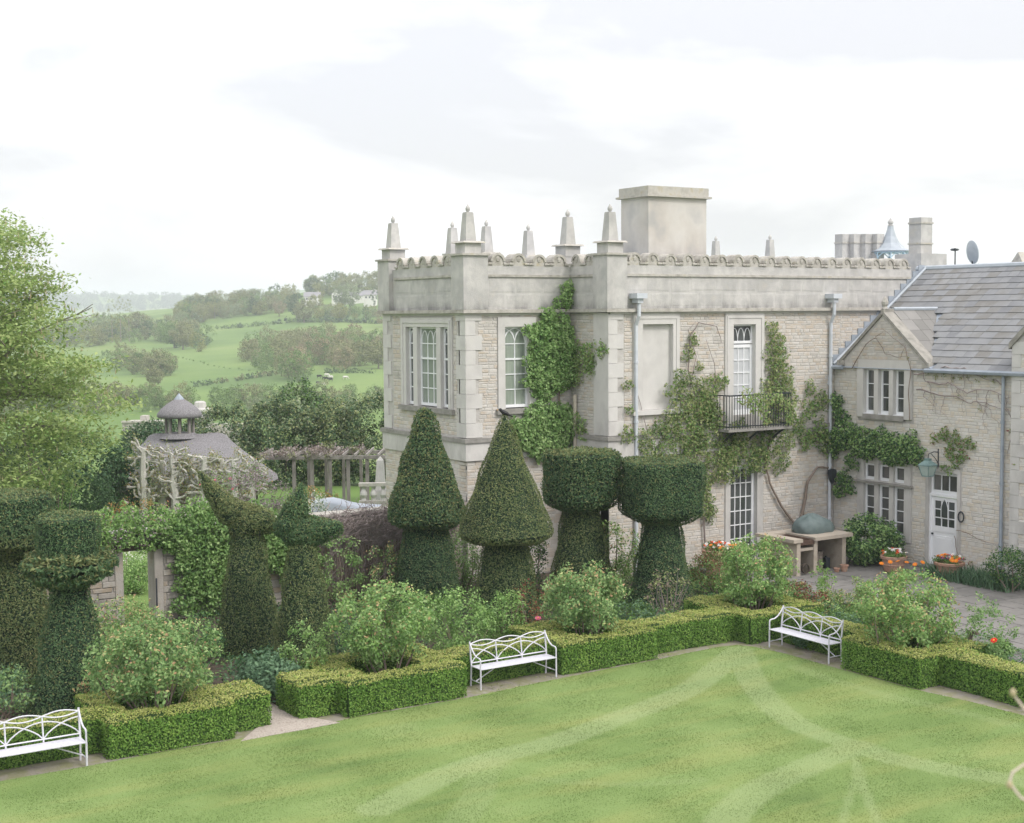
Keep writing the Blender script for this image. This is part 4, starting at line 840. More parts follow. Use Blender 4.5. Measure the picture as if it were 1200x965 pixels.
mb = MB(); mb.cap(pt(c, -.08, 2.82), .34, pt(c, .08, 2.95), .38); mb.cap(pt(c, -.52, 3.36), .25, pt(c, .62, 2.88), .17); mb.cap(pt(c, -.38, 3.2), .32, pt(c, .38, 2.97), .30); mb.cap(pt(c, -.50, 3.38), .25, pt(c, -.80, 3.75), .16); mb.cap(pt(c, -.76, 3.7), .17, pt(c, -1.05, 4.1), .08)
yew_piece('clipped_bird', mb, t, (YEWB, YEWT), 1400, .05, .22)
c = (-20.73, -4.55); t = thing('topiary', (c[0], c[1], 0), 'dark yew topiary bird with upright pointed head and blunt tail to the right', 'topiary')
yew_piece('clipped_body', body(c[0], c[1], .76, .31, 2.75), t, (YEWB, YEWT), 1500)
mb = MB(); mb.cap(pt(c, -.12, 2.98), .34, pt(c, .22, 3.0), .30); mb.cap(pt(c, .05, 3.0), .38, pt(c, .72, 3.08), .17); mb.cap(pt(c, -.26, 3.15), .34, pt(c, -.14, 3.5), .26); mb.cap(pt(c, -.13, 3.45), .27, pt(c, .0, 3.98), .07); mb.cap(pt(c, -.2, 3.1), .34, pt(c, -.42, 3.12), .22)
yew_piece('clipped_bird', mb, t, (YEW, YEWT), 1700, .05, .08)
# blackbird on the cone
mb = MB(); bx_, by_, bz_ = -14.97, -3.7, 5.22
mb.tube([(bx_ - .11, by_ + .05, bz_ + .16), (bx_ - .08, by_ + .04, bz_ + .165), (bx_ - .05, by_ + .03, bz_ + .13), (bx_ + .0, by_, bz_ + .09), (bx_ + .06, by_ - .03, bz_ + .06), (bx_ + .11, by_ - .06, bz_ + .03), (bx_ + .19, by_ - .10, bz_ - .01)], [.022, .04, .042, .06, .05, .028, .016], 8)
mb.tube([(bx_, by_, bz_ + .05), (bx_ + .005, by_, bz_ - .04)], .008, 4)
bd = emit('blackbird', mb, BLK, origin=Vector((bx_, by_, bz_ - .02))); setp(bd, 'small black bird perched on the tip of the pointed topiary', 'bird')
emit('beak', MB().tube([(bx_ - .125, by_ + .057, bz_ + .158), (bx_ - .165, by_ + .075, bz_ + .15)], [.009, .002], 5), ORB, parent=bd)

# ------------------------------------------------------------------ shrubs
def shrub(name, label, cat, c, rad, mats, n=60, per=55, cr_=.2, size=.06, stems=6, z0=.15, tip=None, tipf=.15, stemm=TWIG, zb=0, lo=.45, group=None, sr=.016, up=.4, flowers=None, thin=0):
    """c: base point; rad: crown radii; z0: crown bottom above the ground"""
    cz = zb + z0 + rad[2]; t = thing(name, (c[0], c[1], zb), label, cat, group)
    P, Nn, CC = clumps((c[0], c[1], cz), rad, n, per, cr_, lo, up)
    k = P[:, 2] > zb + .03; P, Nn = P[k], Nn[k]; sets = []
    if tip is not None:
        rel = (P[:, 2] - cz) / rad[2] * .5 + np.hypot((P[:, 0] - c[0]) / rad[0], (P[:, 1] - c[1]) / rad[1]) * .25
        q = rng.random(len(P)) < tipf * np.clip(rel + .45, 0, 1.4) * 1.6
        sets.append((leaves(P[q] + np.array([0, 0, .03]), Nn[q], size, .8), tip)); P, Nn = P[~q], Nn[~q]
    i = rng.random(len(P)) < .5
    sets += [(leaves(P[i], Nn[i], size * 1.15, .75), mats[0]), (leaves(P[~i], Nn[~i], size, .75), mats[-1])]
    emit('foliage', None, [], sets, parent=t)
    if stems:
        mb = MB()
        for j in rng.choice(len(CC), min(stems, len(CC)), replace=False):
            e = CC[j]; a = np.array([c[0] + rng.normal(0, .06) + (e[0] - c[0]) * .12, c[1] + rng.normal(0, .06) + (e[1] - c[1]) * .12, zb - .02]); mid = a * .45 + e * .55 + rng.normal(0, .06, 3); mid[2] = (a[2] + e[2]) / 2 - .05
            mb.tube([a, a * .75 + mid * .25 + np.array([0, 0, .05]), mid, e], [sr * 1.5, sr * 1.2, sr, sr * .4], 5)
        emit('stems', mb, stemm, parent=t)
    if flowers:
        fm, fn, fs, fz = flowers; top = P[P[:, 2] > zb + z0 + rad[2] * fz]
        for j in rng.choice(len(top), min(fn, len(top)), replace=False): flower(t, top[j] + Nn[0] * 0 + np.array([0, 0, .02]), fs, fm)
    return t
fl_mesh = {}
def flower(parent, p, size, mat):
    if mat.name not in fl_mesh:
        mb = MB(); k = 7
        for ring, (r0, r1, z0, z1) in enumerate(((.12, 1, .1, .28), (.08, .65, .2, .5))):
            for j in range(k):
                a = 2 * PI * (j + ring * .5) / k; d = PI / k * 1.1
                mb.add([(r0 * math.cos(a), r0 * math.sin(a), z0), (r1 * .8 * math.cos(a - d), r1 * .8 * math.sin(a - d), z1), (r1 * math.cos(a), r1 * math.sin(a), z1 * .8), (r1 * .8 * math.cos(a + d), r1 * .8 * math.sin(a + d), z1)], [(0, 1, 2, 3)])
        mb.mi = 1; mb.lathe([(.2, .12), (.22, .35), (.08, .42)], k=6); me_ = bpy.data.meshes.new('blossom'); me_.from_pydata(mb.V, [], mb.F); me_.materials.append(mat); me_.materials.append(F_YE if mat is not F_YE else mat)
        me_.polygons.foreach_set('material_index', mb.Mi); fl_mesh[mat.name] = me_
    o = bpy.data.objects.new('blossom', fl_mesh[mat.name]); COL.objects.link(o); o.parent = parent; o.location = Vector(p) - aloc(parent); o.scale = (size, size, size); v = CAM - Vector(p)
    o.rotation_euler = (random.uniform(.2, .9), random.uniform(-.4, .4), random.uniform(-2.2, 1.0))
RB = 'rose bushes standing in the square box hedges'
kw = dict(n=130, per=74, cr_=.20, size=.066, stems=16, up=.6, tip=ROSET, group=RB, stemm=TWIG, lo=.35)
shrub('rose_bush', 'widest rose bush, in the square hedge beside the left bench', 'rose bush', (-25.05, -7.5), (1.32, 1.25, .80), (ROSE, ROSE), z0=.60, tipf=.08, **kw)
shrub('rose_bush', 'pale leaved rose bush in the square hedge left of the middle bench', 'rose bush', (-20.25, -7.45), (1.08, 1.05, .82), (ROSE, LIME), z0=.62, tipf=.07, **kw)
shrub('rose_bush', 'rounded rose bush in the square hedge just right of the middle bench', 'rose bush', (-15.15, -7.3), (1.05, 1.0, .72), (ROSE, ROSE), z0=.62, tipf=.09, **kw)
shrub('rose_bush', 'bushy yellow tinged rose bush in the square hedge at the far lawn corner', 'rose bush', (-10.0, -7.25), (.98, .95, .84), (LIME, ROSE), z0=.6, tipf=.08, **kw)
shrub('rose_bush', 'rose bush with orange tips in the rightmost square hedge, before the terrace', 'rose bush', (-10.05, -12.1), (1.15, 1.1, .82), (LIME, ROSE), z0=.5, tipf=.10, **kw)
S = lambda *a, **k: shrub(*a, **k)
S('leafy_shrub', 'fresh green shrub behind the middle bench, against the golden topiary', 'shrub', (-17.6, -5.9), (1.0, .7, .72), (LIME, ROSE), n=90, per=55, z0=.1)
S('leafy_shrub', 'lower fresh green shrub just left of the dark red leaved plant', 'shrub', (-16.2, -5.6), (.62, .6, .6), (LIME, MIDG), n=50, per=50, z0=.1)
S('red_leaved_shrub', 'airy dark red leaved shrub at the foot of the golden topiary', 'shrub', (-15.3, -5.3), (.5, .5, .62), (REDL, REDL), n=36, per=24, size=.05, z0=.2, tip=MIDG, tipf=.2)
S('leafy_shrub', 'pale upright shrub between the second rose bush and the bird topiaries', 'shrub', (-21.5, -6.5), (.55, .5, .75), (LIME, ROSE), n=46, per=40, cr_=.15, z0=.1)
S('blue_green_plant', 'blue green leafy perennial beside the gravel gap in the hedge', 'plant', (-22.3, -6.5), (.62, .62, .40), (BLUEG, BLUEG), n=70, per=45, z0=.0, size=.08, stems=0)
S('blue_green_plant', 'blue green perennials trailing along the right of the gravel path', 'plant', (-22.2, -5.6), (.6, .55, .36), (BLUEG, DEEP), n=60, per=40, z0=.0, size=.08, stems=0)
S('twiggy_rose', 'sparse twiggy rose before the square topped topiary', 'rose bush', (-11.4, -5.6), (.75, .55, .62), (VINEY, TWIG), n=60, per=12, cr_=.14, z0=.15, stems=26, sr=.008, stemm=TWIGP)
S('blue_green_plant', 'blue green perennials behind the hedge at the third rose bush', 'plant', (-12.6, -6.4), (.9, .4, .26), (BLUEG, MIDG), n=60, per=34, z0=.0, size=.07, stems=0)
S('leafy_shrub', 'young shrub in front of the gateway in the garden wall', 'shrub', (-23.5, -.5), (.85, .8, .55), (ROSE, LIME), n=70, per=44, z0=.1, tip=ROSET, tipf=.15)
S('leafy_shrub', 'low shrub at the left edge behind the left bench', 'shrub', (-27.1, -4.9), (.6, .6, .42), (ROSE, BLUEG), n=50, per=44, z0=.1)
S('leafy_shrub', 'small bronze tipped shrub under the shaggy brimmed topiary', 'shrub', (-25.6, -6.1), (.5, .4, .42), (DEEP, ROSE), n=34, per=30, z0=.25, tip=ROSET, tipf=.5)
S('leafy_shrub', 'bushy green shrub filling the gap between the two flat topped topiaries', 'shrub', (-9.9, -1.3), (.9, .7, .9), (MIDG, LIME), n=90, per=50, z0=.05, tip=ROSET, tipf=.08)
S('leafy_shrub', 'dark leaved shrub between the golden topiary and the left flat topped one', 'shrub', (-12.7, -.9), (.8, .55, 1.0), (DEEP, MIDG), n=80, per=50, z0=.05)
S('leafy_shrub', 'olive bushy shrub right of the square topped topiary, below the orange flowers', 'shrub', (-8.0, -3.6), (.8, .7, .62), (MIDG, YEWT), n=80, per=44, z0=.05, tip=REDL, tipf=.2)
S('climbing_rose', 'young leafy climbing roses against the brown twig covered wall, left part', 'rose bush', (-17.3, .9), (.85, .35, .9), (ROSE, LIME), n=60, per=34, cr_=.16, z0=.1, stems=14, sr=.008)
S('climbing_rose', 'young leafy climbing roses against the brown twig covered wall, right part', 'rose bush', (-16.0, .5), (.8, .35, .75), (ROSE, ROSE), n=50, per=34, cr_=.16, z0=.1, stems=14, sr=.008, tip=ROSET, tipf=.2)
S('leafy_shrub', 'green shrub glimpsed right of the steep cone topiary', 'shrub', (-13.6, .7), (.6, .4, .9), (ROSE, MIDG), n=56, per=40, z0=.05)
S('broadleaf_bush', 'dense bright green bush below the mullioned windows', 'bush', (-1.2, -2.75), (.95, .85, .72), (VINE, DEEP), n=130, per=60, cr_=.22, size=.085, z0=.02, stems=4, lo=.6)
S('leafy_shrub', 'dark green shrub at the right edge by the house wall', 'shrub', (-1.3, -7.9), (.6, .6, .62), (DEEP, MIDG), n=60, per=44, z0=.05)
S('strap_leaved_plant', 'pale yellow green rose shoots in the right bed left of the big bush', 'plant', (-6.9, -8.0), (.45, .45, .55), (LIME, VINEY), n=36, per=30, cr_=.13, z0=.2, stems=10, sr=.008)
S('bedding_plant', 'tall pale shoots near the flagstones, right of the right bench', 'plant', (-6.6, -6.2), (.32, .3, .5), (LIME, LIME), n=22, per=26, cr_=.12, z0=.25, stems=8, sr=.008)
for i, (x, y, a, h, ms, lb) in enumerate([(-8.9, -9.0, .55, .32, (BLUEG, MIDG), 'grey green low plant mound just behind the right bench'), (-8.2, -10.0, .5, .26, (VINEY, ORGL), 'bronze and yellow low plant mound behind the right bench'), (-7.6, -8.9, .6, .36, (MIDG, LIME), 'fresh green low plant mound nearer the flagstones'),
        (-8.1, -7.3, .5, .42, (REDL, MIDG), 'bronze leaved low shrub between the far corner rose bush and the terrace'), (-8.6, -10.8, .45, .25, (LIME, BLUEG), 'soft green low plants against the rightmost square hedge'), (-7.3, -9.8, .5, .3, (ROSE, VINEY), 'mixed low plants in the middle of the right bed'),
        (-8.8, -13.2, .6, .85, (ROSE, ROSE), 'rose shrub with a red flower at the right edge'), (-8.4, -14.6, .7, .35, (BLUEG, MIDG), 'soft grey green plants behind the hedge at the right edge'), (-9.0, -12.0, .5, .22, (BLUEG, LIME), 'small plants right of the rightmost rose bush'), (-7.9, -12.6, .4, .25, (MIDG, MIDG), 'little green plants by the weathered timber'),
        (-10.5, -9.4, .26, .22, (BLUEG, DEEP), 'small blue green plant growing under the right bench'), (-12.2, -5.2, .6, .3, (BLUEG, MIDG), 'low blue green plants at the foot of the twiggy rose'), (-14.0, -5.9, .7, .3, (MIDG, LIME), 'low green plants behind the third rose bush'),
        (-19.6, -4.6, .7, .5, (DEEP, BLUEG), 'dark green plants between the bird topiaries and the second rose bush'), (-18.6, -4.6, .7, .55, (MIDG, ROSE), 'leafy plants right of the second bird topiary'), (-22.6, -2.6, .8, .4, (DEEP, MIDG), 'dark low plants left of the long tailed bird topiary'), (-24.4, -3.2, .7, .35, (ROSE, MIDG), 'low green plants right of the shaggy brimmed topiary'), (-17.0, -3.2, .8, .5, (MIDG, MIDG), 'green plants behind the fresh green shrub')]):
    tt = S('bedding_plant', lb, 'plant', (x, y), (a, a, h), ms, n=int(50 * a / .5), per=34, cr_=.13, size=.055, z0=.0, stems=0)
    if 'red flower' in lb: flower(tt, (-9.3, -13.75, .85), .08, F_RED); flower(tt, (-9.3, -13.0, .8), .05, F_WH)
    if 'behind the third rose' in lb: flower(tt, (-15.6, -6.1, .72), .08, F_PK); 
for q in ((-15.3, -6.4, .75), (-15.9, -6.2, .6)): flower(tt, q, .06, F_PK)
for i, (x, y, a, h, ms, lb) in enumerate([(-8.2, -8.0, .5, .5, (LIME, BLUEG), 'soft pale shoots just behind the upper end of the right bench'), (-7.0, -7.1, .6, .45, (MIDG, VINEY), 'olive green plants along the flagstones above the right bench'), (-6.6, -9.0, .5, .4, (LIME, ROSE), 'pale green plants at the flagstone edge in the right bed'), (-7.4, -9.1, .5, .5, (ROSE, BLUEG), 'grey green rose shoots in the right bed'),
        (-8.0, -6.2, .55, .5, (MIDG, ROSE), 'dull green plants behind the far corner square hedge'), (-6.9, -5.2, .6, .4, (REDL, MIDG), 'bronze and green plants before the barbecue counter'), (-7.6, -10.4, .45, .35, (MIDG, ORGL), 'yellowing low plants near the rightmost rose bush'), (-8.9, -8.1, .4, .3, (VINEY, LIME), 'yellow green tuft behind the right bench back')]):
    S('bedding_plant', lb, 'plant', (x, y), (a, a, h * .6), ms, n=int(56 * a / .5), per=30, cr_=.14, size=.055, z0=.0, stems=8, sr=.006, tip=ROSET, tipf=.08)
# strappy leaves by the wall and ground cover in the beds
n = 900; P = np.stack([rng.uniform(-1.5, -.5, n), rng.uniform(-8.0, -5.0, n), np.full(n, .0)], 1)
setp(emit('strap_leaved_clump', None, [], [(blades(P, .48, .05, .45), BLUEG), (blades(P[:300] + .05, .4, .05, .6), DEEP)], origin=Vector((-1, -6.5, 0))), 'long row of strappy green leaves along the foot of the wing wall', 'plants')
def cover(x0, x1, y0, y1, n, mats, name='ground_cover', h=.16):
    P = np.stack([rng.uniform(x0, x1, n), rng.uniform(y0, y1, n), np.zeros(n)], 1); P[:, 2] = h * np.clip(.35 + .5 * np.sin(P[:, 0] * 2.3 + 1) * np.sin(P[:, 1] * 2.9) + .4 * np.sin(P[:, 0] * 5.3), .02, 1) * rng.uniform(.3, 1.3, n)
    Nn = np.tile([0, 0, 1.], (n, 1)); i = rng.random(n) < .5
    return setp(emit(name, None, [], [(leaves(P[i], Nn[i], .07, .6), mats[0]), (leaves(P[~i], Nn[~i], .06, .6), mats[1])]), kind='stuff')
cover(-33, -12.8, -4.9, 1.8, 38000, (DEEP, MIDG), h=.3); cover(-12.8, -6.5, -4.9, -.6, 14000, (DEEP, MIDG), h=.3); cover(-9.7, -6.3, -18, -7.4, 15000, (BLUEG, MIDG), h=.25); cover(-21, -11, -7.2, -6.3, 5000, (MIDG, BOX), h=.15)
n = 3000; P = np.stack([rng.uniform(-32, -11, n), rng.uniform(-8.9, -8.1, n), np.full(n, 0)], 1); k = (np.sin(P[:, 0] * 1.7) + np.sin(P[:, 0] * 4.1 + P[:, 1] * 6)) > .5; P = P[k & ((P[:, 0] < -24) | (P[:, 0] > -21.9))]
setp(emit('weeds', None, [], [(leaves(P, np.tile([0, 0, 1.], (len(P), 1)), .04, .7), VINEY)]), kind='stuff')

n = 2600; P = np.stack([rng.uniform(-11.2, -9.7, n), rng.uniform(-19, -8.7, n), np.zeros(n)], 1); k = (np.sin(P[:, 1] * 2.3) + np.sin(P[:, 1] * 5.1 + P[:, 0] * 7)) > .7; P = P[k]
setp(emit('leaf_litter', None, [], [(leaves(P, np.tile([0, 0, 1.], (len(P), 1)), .035, .5), TWIG)]), kind='stuff')
# ------------------------------------------------------------------ pots, barbecue
def pot(c, r, h, label, flowers, zb=0, nleaf=900):
    t = thing('flower_pot', (c[0], c[1], zb), label, 'flower pot', 'terracotta pots of bright flowers')
    mb = MB(); mb.lathe([(r * .70, 0), (r * .78, h * .1), (r * .95, h * .78), (r * .97, h * .8), (r * 1.08, h * .82), (r * 1.1, h * .97), (r * 1.02, h), (r * .9, h * .96), (r * .88, h * .86)], (c[0], c[1], zb), 24); emit('pot_body', mb, TERRA, parent=t, smooth=False)
    emit('pot_band', MB().lathe([(r * .885, h * .42), (r * .925, h * .44), (r * .93, h * .49), (r * .90, h * .51)], (c[0], c[1], zb), 24), TERRA, parent=t)
    P, Nn, CC = clumps((c[0], c[1], zb + h + .03), (r * 1.05, r * 1.05, .16), 34, nleaf // 34, .1, .3); P[:, 2] = np.maximum(P[:, 2], zb + h * .9); emit('leaves', None, [], [(leaves(P, Nn, .055, .8), MIDG)], parent=t)
    for m, k in flowers:
        for i in range(k):
            a = random.uniform(0, 2 * PI); q = math.sqrt(random.random()) * r * 1.1; flower(t, (c[0] + q * math.cos(a), c[1] + q * math.sin(a), zb + h + .17 - (q / r) ** 2 * .10 + random.uniform(-.03, .04)), random.uniform(.05, .07), m)
    return t
pot((-1.55, -4.0), .36, .50, 'terracotta pot of white and red flowers standing beside the bright green bush', [(F_WH, 15), (F_RED, 12)])
pot((-.95, -5.55), .40, .48, 'terracotta pot of orange, red and purple flowers by the white door', [(F_OR, 12), (F_RED, 8), (F_PU, 8), (F_WH, 4)])
pot((-6.0, -1.3), .46, .75, 'large pot of orange red and cream flowers before the far house door', [(F_OR, 16), (F_RED, 12), (F_WH, 16)], nleaf=1400)
pot((-4.9, -1.0), .40, .62, 'pot of white flowers close to the far house door', [(F_WH, 20)])
t = thing('poppy_plant', (-2.3, -4.8, 0), 'row of orange poppies in front of the pot of white and red flowers', 'poppies')
mb = MB()
for i in range(6):
    x, y, z = -2.75 + i * .16 + random.uniform(-.03, .03), -4.65 - i * .16, .50 + random.uniform(-.04, .05); mb.tube([(x + .05, y, 0), (x, y, z)], .006, 4); flower(t, (x, y, z), .075, F_OR)
P, Nn, _c = clumps((-2.35, -5.05, .12), (.6, .5, .12), 30, 26, .1); emit('leaves', mb, TWIG, [(leaves(P, Nn, .06, .8), LIME)], parent=t)
bb = thing('barbecue_counter', (-3.5, -2.2, 0), 'cast stone barbecue counter with a grill tray in the corner of the house', 'counter')
for nm, b in (('side_support', (-4.45, -4.30, -2.95, -1.45, 0, 1.0)), ('middle_support', (-3.72, -3.57, -2.90, -1.45, 0, 1.0)), ('side_support', (-2.55, -2.40, -2.90, -1.45, 0, 1.0))): emit(nm, MB().box(*b), COUNTER, parent=bb)
emit('back_panel', MB().box(-4.30, -2.55, -1.55, -1.45, .0, 1.0), COUNTER, parent=bb)
emit('worktop', MB().box(-4.62, -4.25, -3.0, -1.35, 1.0, 1.10), COUNTER, parent=bb); emit('worktop', MB().box(-3.75, -2.2, -3.0, -1.35, 1.0, 1.10), COUNTER, parent=bb); emit('worktop', MB().box(-4.25, -3.75, -1.75, -1.35, 1.0, 1.10), COUNTER, parent=bb)
emit('grill_shelf', MB().box(-4.30, -3.72, -2.88, -1.75, .72, .80), COUNTER, parent=bb); emit('grill_tray', MB().box(-4.30, -3.72, -2.90, -1.75, .96, 1.0).box(-4.30, -3.72, -2.93, -2.90, .90, 1.03), RUST, parent=bb)
for i in range(9): emit('grill_bar', MB().box(-4.27 + i * .064, -4.25 + i * .064, -2.88, -1.78, 1.03, 1.05), RUST, parent=bb)
mb = MB(); vs = []; k = 26
for j in range(8):
    tt_ = j / 7; z = 1.10 + .56 * tt_; q = [1.0, 1.03, 1.0, .95, .85, .68, .42, .08][j]
    for i in range(k):
        a = 2 * PI * i / k; ca, sa = math.cos(a), math.sin(a); e = (abs(ca) ** 3 + abs(sa) ** 3) ** (-1 / 3)
        wv = 1 + .035 * math.sin(i * 2.1 + j * .8) + .02 * math.sin(i * 5.3); shift = -.12 * tt_
        vs.append((-2.95 + shift + .66 * q * e * ca * wv, -2.1 + .42 * q * e * sa * wv, z + .02 * math.sin(i * 1.3 + j)))
mb.add(vs, [(j * k + i, j * k + (i + 1) % k, (j + 1) * k + (i + 1) % k, (j + 1) * k + i) for j in range(7) for i in range(k)] + [tuple(range(7 * k, 8 * k))])
setp(emit('covered_barbecue', mb, COVER, origin=Vector((-2.95, -2.1, 1.1)), smooth=True), 'barbecue under a grey green canvas cover, resting on the stone counter', 'barbecue')
bk = thing('wicker_basket', (-3.2, -2.4, 0), 'tall grey wicker basket standing under the counter', 'basket'); mb = MB()
for i in range(12): mb.lathe([(.235 + .006 * (i % 2), i * .045), (.255 - .006 * (i % 2), i * .045 + .02), (.235, i * .045 + .045)], (-3.2, -2.4, 0), 16)
emit('weave', mb, WICKER, parent=bk); emit('rim', MB().tube([(-3.2 + .25 * math.cos(a), -2.4 + .25 * math.sin(a), .56) for a in np.linspace(0, 2 * PI, 18)], .022, 5), WICKER, parent=bk)
emit('fuel_can', MB().box(-2.86, -2.70, -2.55, -2.35, 0, .34).box(-2.80, -2.76, -2.47, -2.43, .34, .39), BLACKI, origin=Vector((-2.78, -2.45, 0))); setp(bpy.data.objects['fuel_can'], 'small black canister beside the wicker basket', 'canister')
for i, (x, y, r, h, lb) in enumerate(((-2.72, -3.15, .12, .2, 'small empty terracotta pot below the covered barbecue'), (-2.98, -3.1, .09, .12, 'tiny terracotta pot on the paving by the wicker basket'))): setp(emit('empty_pot', MB().lathe([(r * .7, 0), (r * .92, h * .75), (r * 1.08, h * .77), (r * 1.08, h), (r * .9, h), (r * .85, h * .3)], (x, y, .02), 14), TERRA, origin=Vector((x, y, .02))), lb, 'flower pot')
setp(emit('coiled_hose', MB().tube([(-4.05 + .14 * math.cos(a), -2.86 - .01 * a / 6, .2 + .14 * math.sin(a)) for a in np.linspace(0, 12 * PI, 90)], .012, 5), DARKW, origin=Vector((-4.05, -2.86, .05))), 'dark coiled hose leaning inside the left bay of the counter', 'hose')
for x, y, r_, lb in ((-7.35, -11.5, .3, 'weathered curved timber armrest poking up left on the terrace edge'), (-7.45, -12.45, -.4, 'weathered leaning timber post on the terrace edge, right of the armrest')):
    mb = MB(); mb.box(x - .04, x + .04, y - .05, y + .05, 0, .34, (x - .035 + r_ * .2, x + .035 + r_ * .2, y - .05, y + .04)); mb.add([(x - .06 + r_ * .2, y - .05 - .2 * (i % 2) * 0, .34) for i in range(1)], [])
    mb.box(x - .05 + r_ * .2, x + .05 + r_ * .2, y - .22, y + .08, .33, .39, (x - .04 + r_ * .2, x + .04 + r_ * .2, y - .20, y + .05)); setp(emit('timber_post', mb, DARKW, origin=Vector((x, y, 0))), lb, 'timber')

# ------------------------------------------------------------------ garden wall with gateway
FGW = Frame('S', -32, 1.95); gwall = thing('garden_wall', (-22, 2.1, 0), 'old rubble garden wall with a gateway, running left from the house corner', 'wall')
gate = [(9.28, 10.08, -.4, 1.85)]
gb_ = emit('wall', wall_mb(FGW, 0, 19.15, -.4, 2.25, gate, .45), DARKST, parent=gwall)
stones(gb_, FGW, 0, 19.1, 0, 2.2, [(9.1, 10.3, -.4, 2.05)], GARDST, ch=(.12, .2), sw=(.28, .6), seed=71, proud=(.01, .035))
part(gwall, 'gate_jamb', FGW, [(9.08, 9.28, -.05, .5, 0, 1.85)], GARDST); part(gwall, 'gate_jamb', FGW, [(10.08, 10.30, -.05, .5, 0, 1.85)], GARDST); part(gwall, 'gate_lintel', FGW, [(9.0, 10.4, -.06, .5, 1.85, 2.05)], DARKW)
part(gwall, 'coping', FGW, [(0, 19.1, -.06, .51, 2.25, 2.33)], LICHEN)
part(gwall, 'gate_iron', FGW, [(10.10, 10.13, -.08, -.05, .3, 1.1)], BLACKI)
def climber(name, label, fr, blobs, mats, dens=520, size=.075, out_=.22, stems=(), cat='climbing plant', stemm=TWIG, tip=None, base=None, jit=.8, extra=0):
    c0 = fr((blobs[0][0], -.1, blobs[0][1])); t = thing(name, base or (c0[0], c0[1], 0), label, cat); Ps = []; Ns = []
    for s, z, r in blobs:
        n = int(dens * r * r * PI * 3.2) + 6; a = rng.uniform(0, 2 * PI, n); q = np.sqrt(rng.random(n)) * r * 1.12 * (1 + .22 * np.sin(a * 3 + s * 5) + .15 * np.sin(a * 7 + z * 3)); d = -(.04 + rng.random(n) ** .8 * out_ * (.5 + r) * np.sqrt(np.clip(1.15 - (q / r / 1.2) ** 2, .1, 1)))
        dd = .06 * np.sin(s * 9 + q * 13) * np.sin(a * 5)
        Ps += [fr((s + q[i] * math.cos(a[i]), d[i] + dd[i], z + q[i] * math.sin(a[i]))) for i in range(n)]
    P = np.array(Ps); o3 = np.array(fr((0, -1, 0))) - np.array(fr((0, 0, 0))); Nn = np.tile(o3 + np.array([0, 0, .45]), (len(P), 1))
    i = rng.random(len(P)) < .55; sets = []
    if tip is not None: k = rng.random(len(P)) < .15; sets.append((leaves(P[k], Nn[k], size * .8, jit), tip)); P, Nn, i = P[~k], Nn[~k], i[~k]
    sets += [(leaves(P[i], Nn[i], size, jit, var=.55), mats[0]), (leaves(P[~i], Nn[~i], size * .9, jit, var=.55), mats[1])]; emit('foliage', None, [], sets, parent=t)
    if stems:
        mb = MB()
        for pts, r in stems:
            pp_ = []
            for p, q in zip(pts, pts[1:]):
                for k in range(3): f = k / 3; pp_.append(fr((p[0] * (1 - f) + q[0] * f + random.uniform(-.02, .02), -.09, p[1] * (1 - f) + q[1] * f + random.uniform(-.02, .02))))
            pp_.append(fr((pts[-1][0], -.07, pts[-1][1]))); m_ = len(pp_); mb.tube(pp_, [r * (1 - .7 * i / m_) for i in range(m_)], 5)
        emit('stem', mb, stemm, parent=t)
    return t
o_ = 12.7
climber('climbing_plant', 'lush bright green climber covering the tall inner corner, beside the curtained window', FB, [(s + o_, z, r) for s, z, r in [(-9.25, 8.46, .2), (-9.35, 8.1, .26), (-9.96, 7.61, .26), (-9.66, 7.28, .52), (-10.12, 6.9, .55), (-9.66, 6.39, .85), (-10.0, 5.95, .62), (-9.35, 5.9, .36), (-10.25, 5.6, .3), (-9.6, 5.62, .28), (-9.35, 6.75, .34), (-10.55, 6.35, .25), (-10.6, 5.75, .22), (-10.45, 7.2, .2)]], (VINE, VINE), stems=[([(3.2, 0), (3.3, 2), (3.1, 4), (3.2, 6), (3.4, 8)], .05)], dens=620, out_=.35, size=.085)
climber('climbing_plant', 'bright green climber bulging below the curtained window', FB, [(s + o_, z, r) for s, z, r in [(-10.59, 4.4, .5), (-9.98, 4.63, .55), (-9.52, 4.22, .5), (-10.83, 4.04, .36), (-9.98, 3.86, .45), (-9.4, 4.6, .35), (-10.4, 3.8, .36), (-9.6, 3.75, .3), (-11.1, 4.45, .22)]], (VINE, VINE), dens=620, out_=.38, size=.085)
climber('climbing_plant', 'thin climber spur reaching right across the short return wall to the downpipe', FR, [(1.9 - v, z, r) for v, z, r in [(1.5, 5.87, .3), (.83, 6.53, .34), (.19, 6.66, .22), (.83, 6.15, .26), (1.3, 6.4, .4), (1.5, 4.5, .3), (1.2, 4.2, .25)]], (VINE, VINEY), dens=330, out_=.2)
oC = 9.05
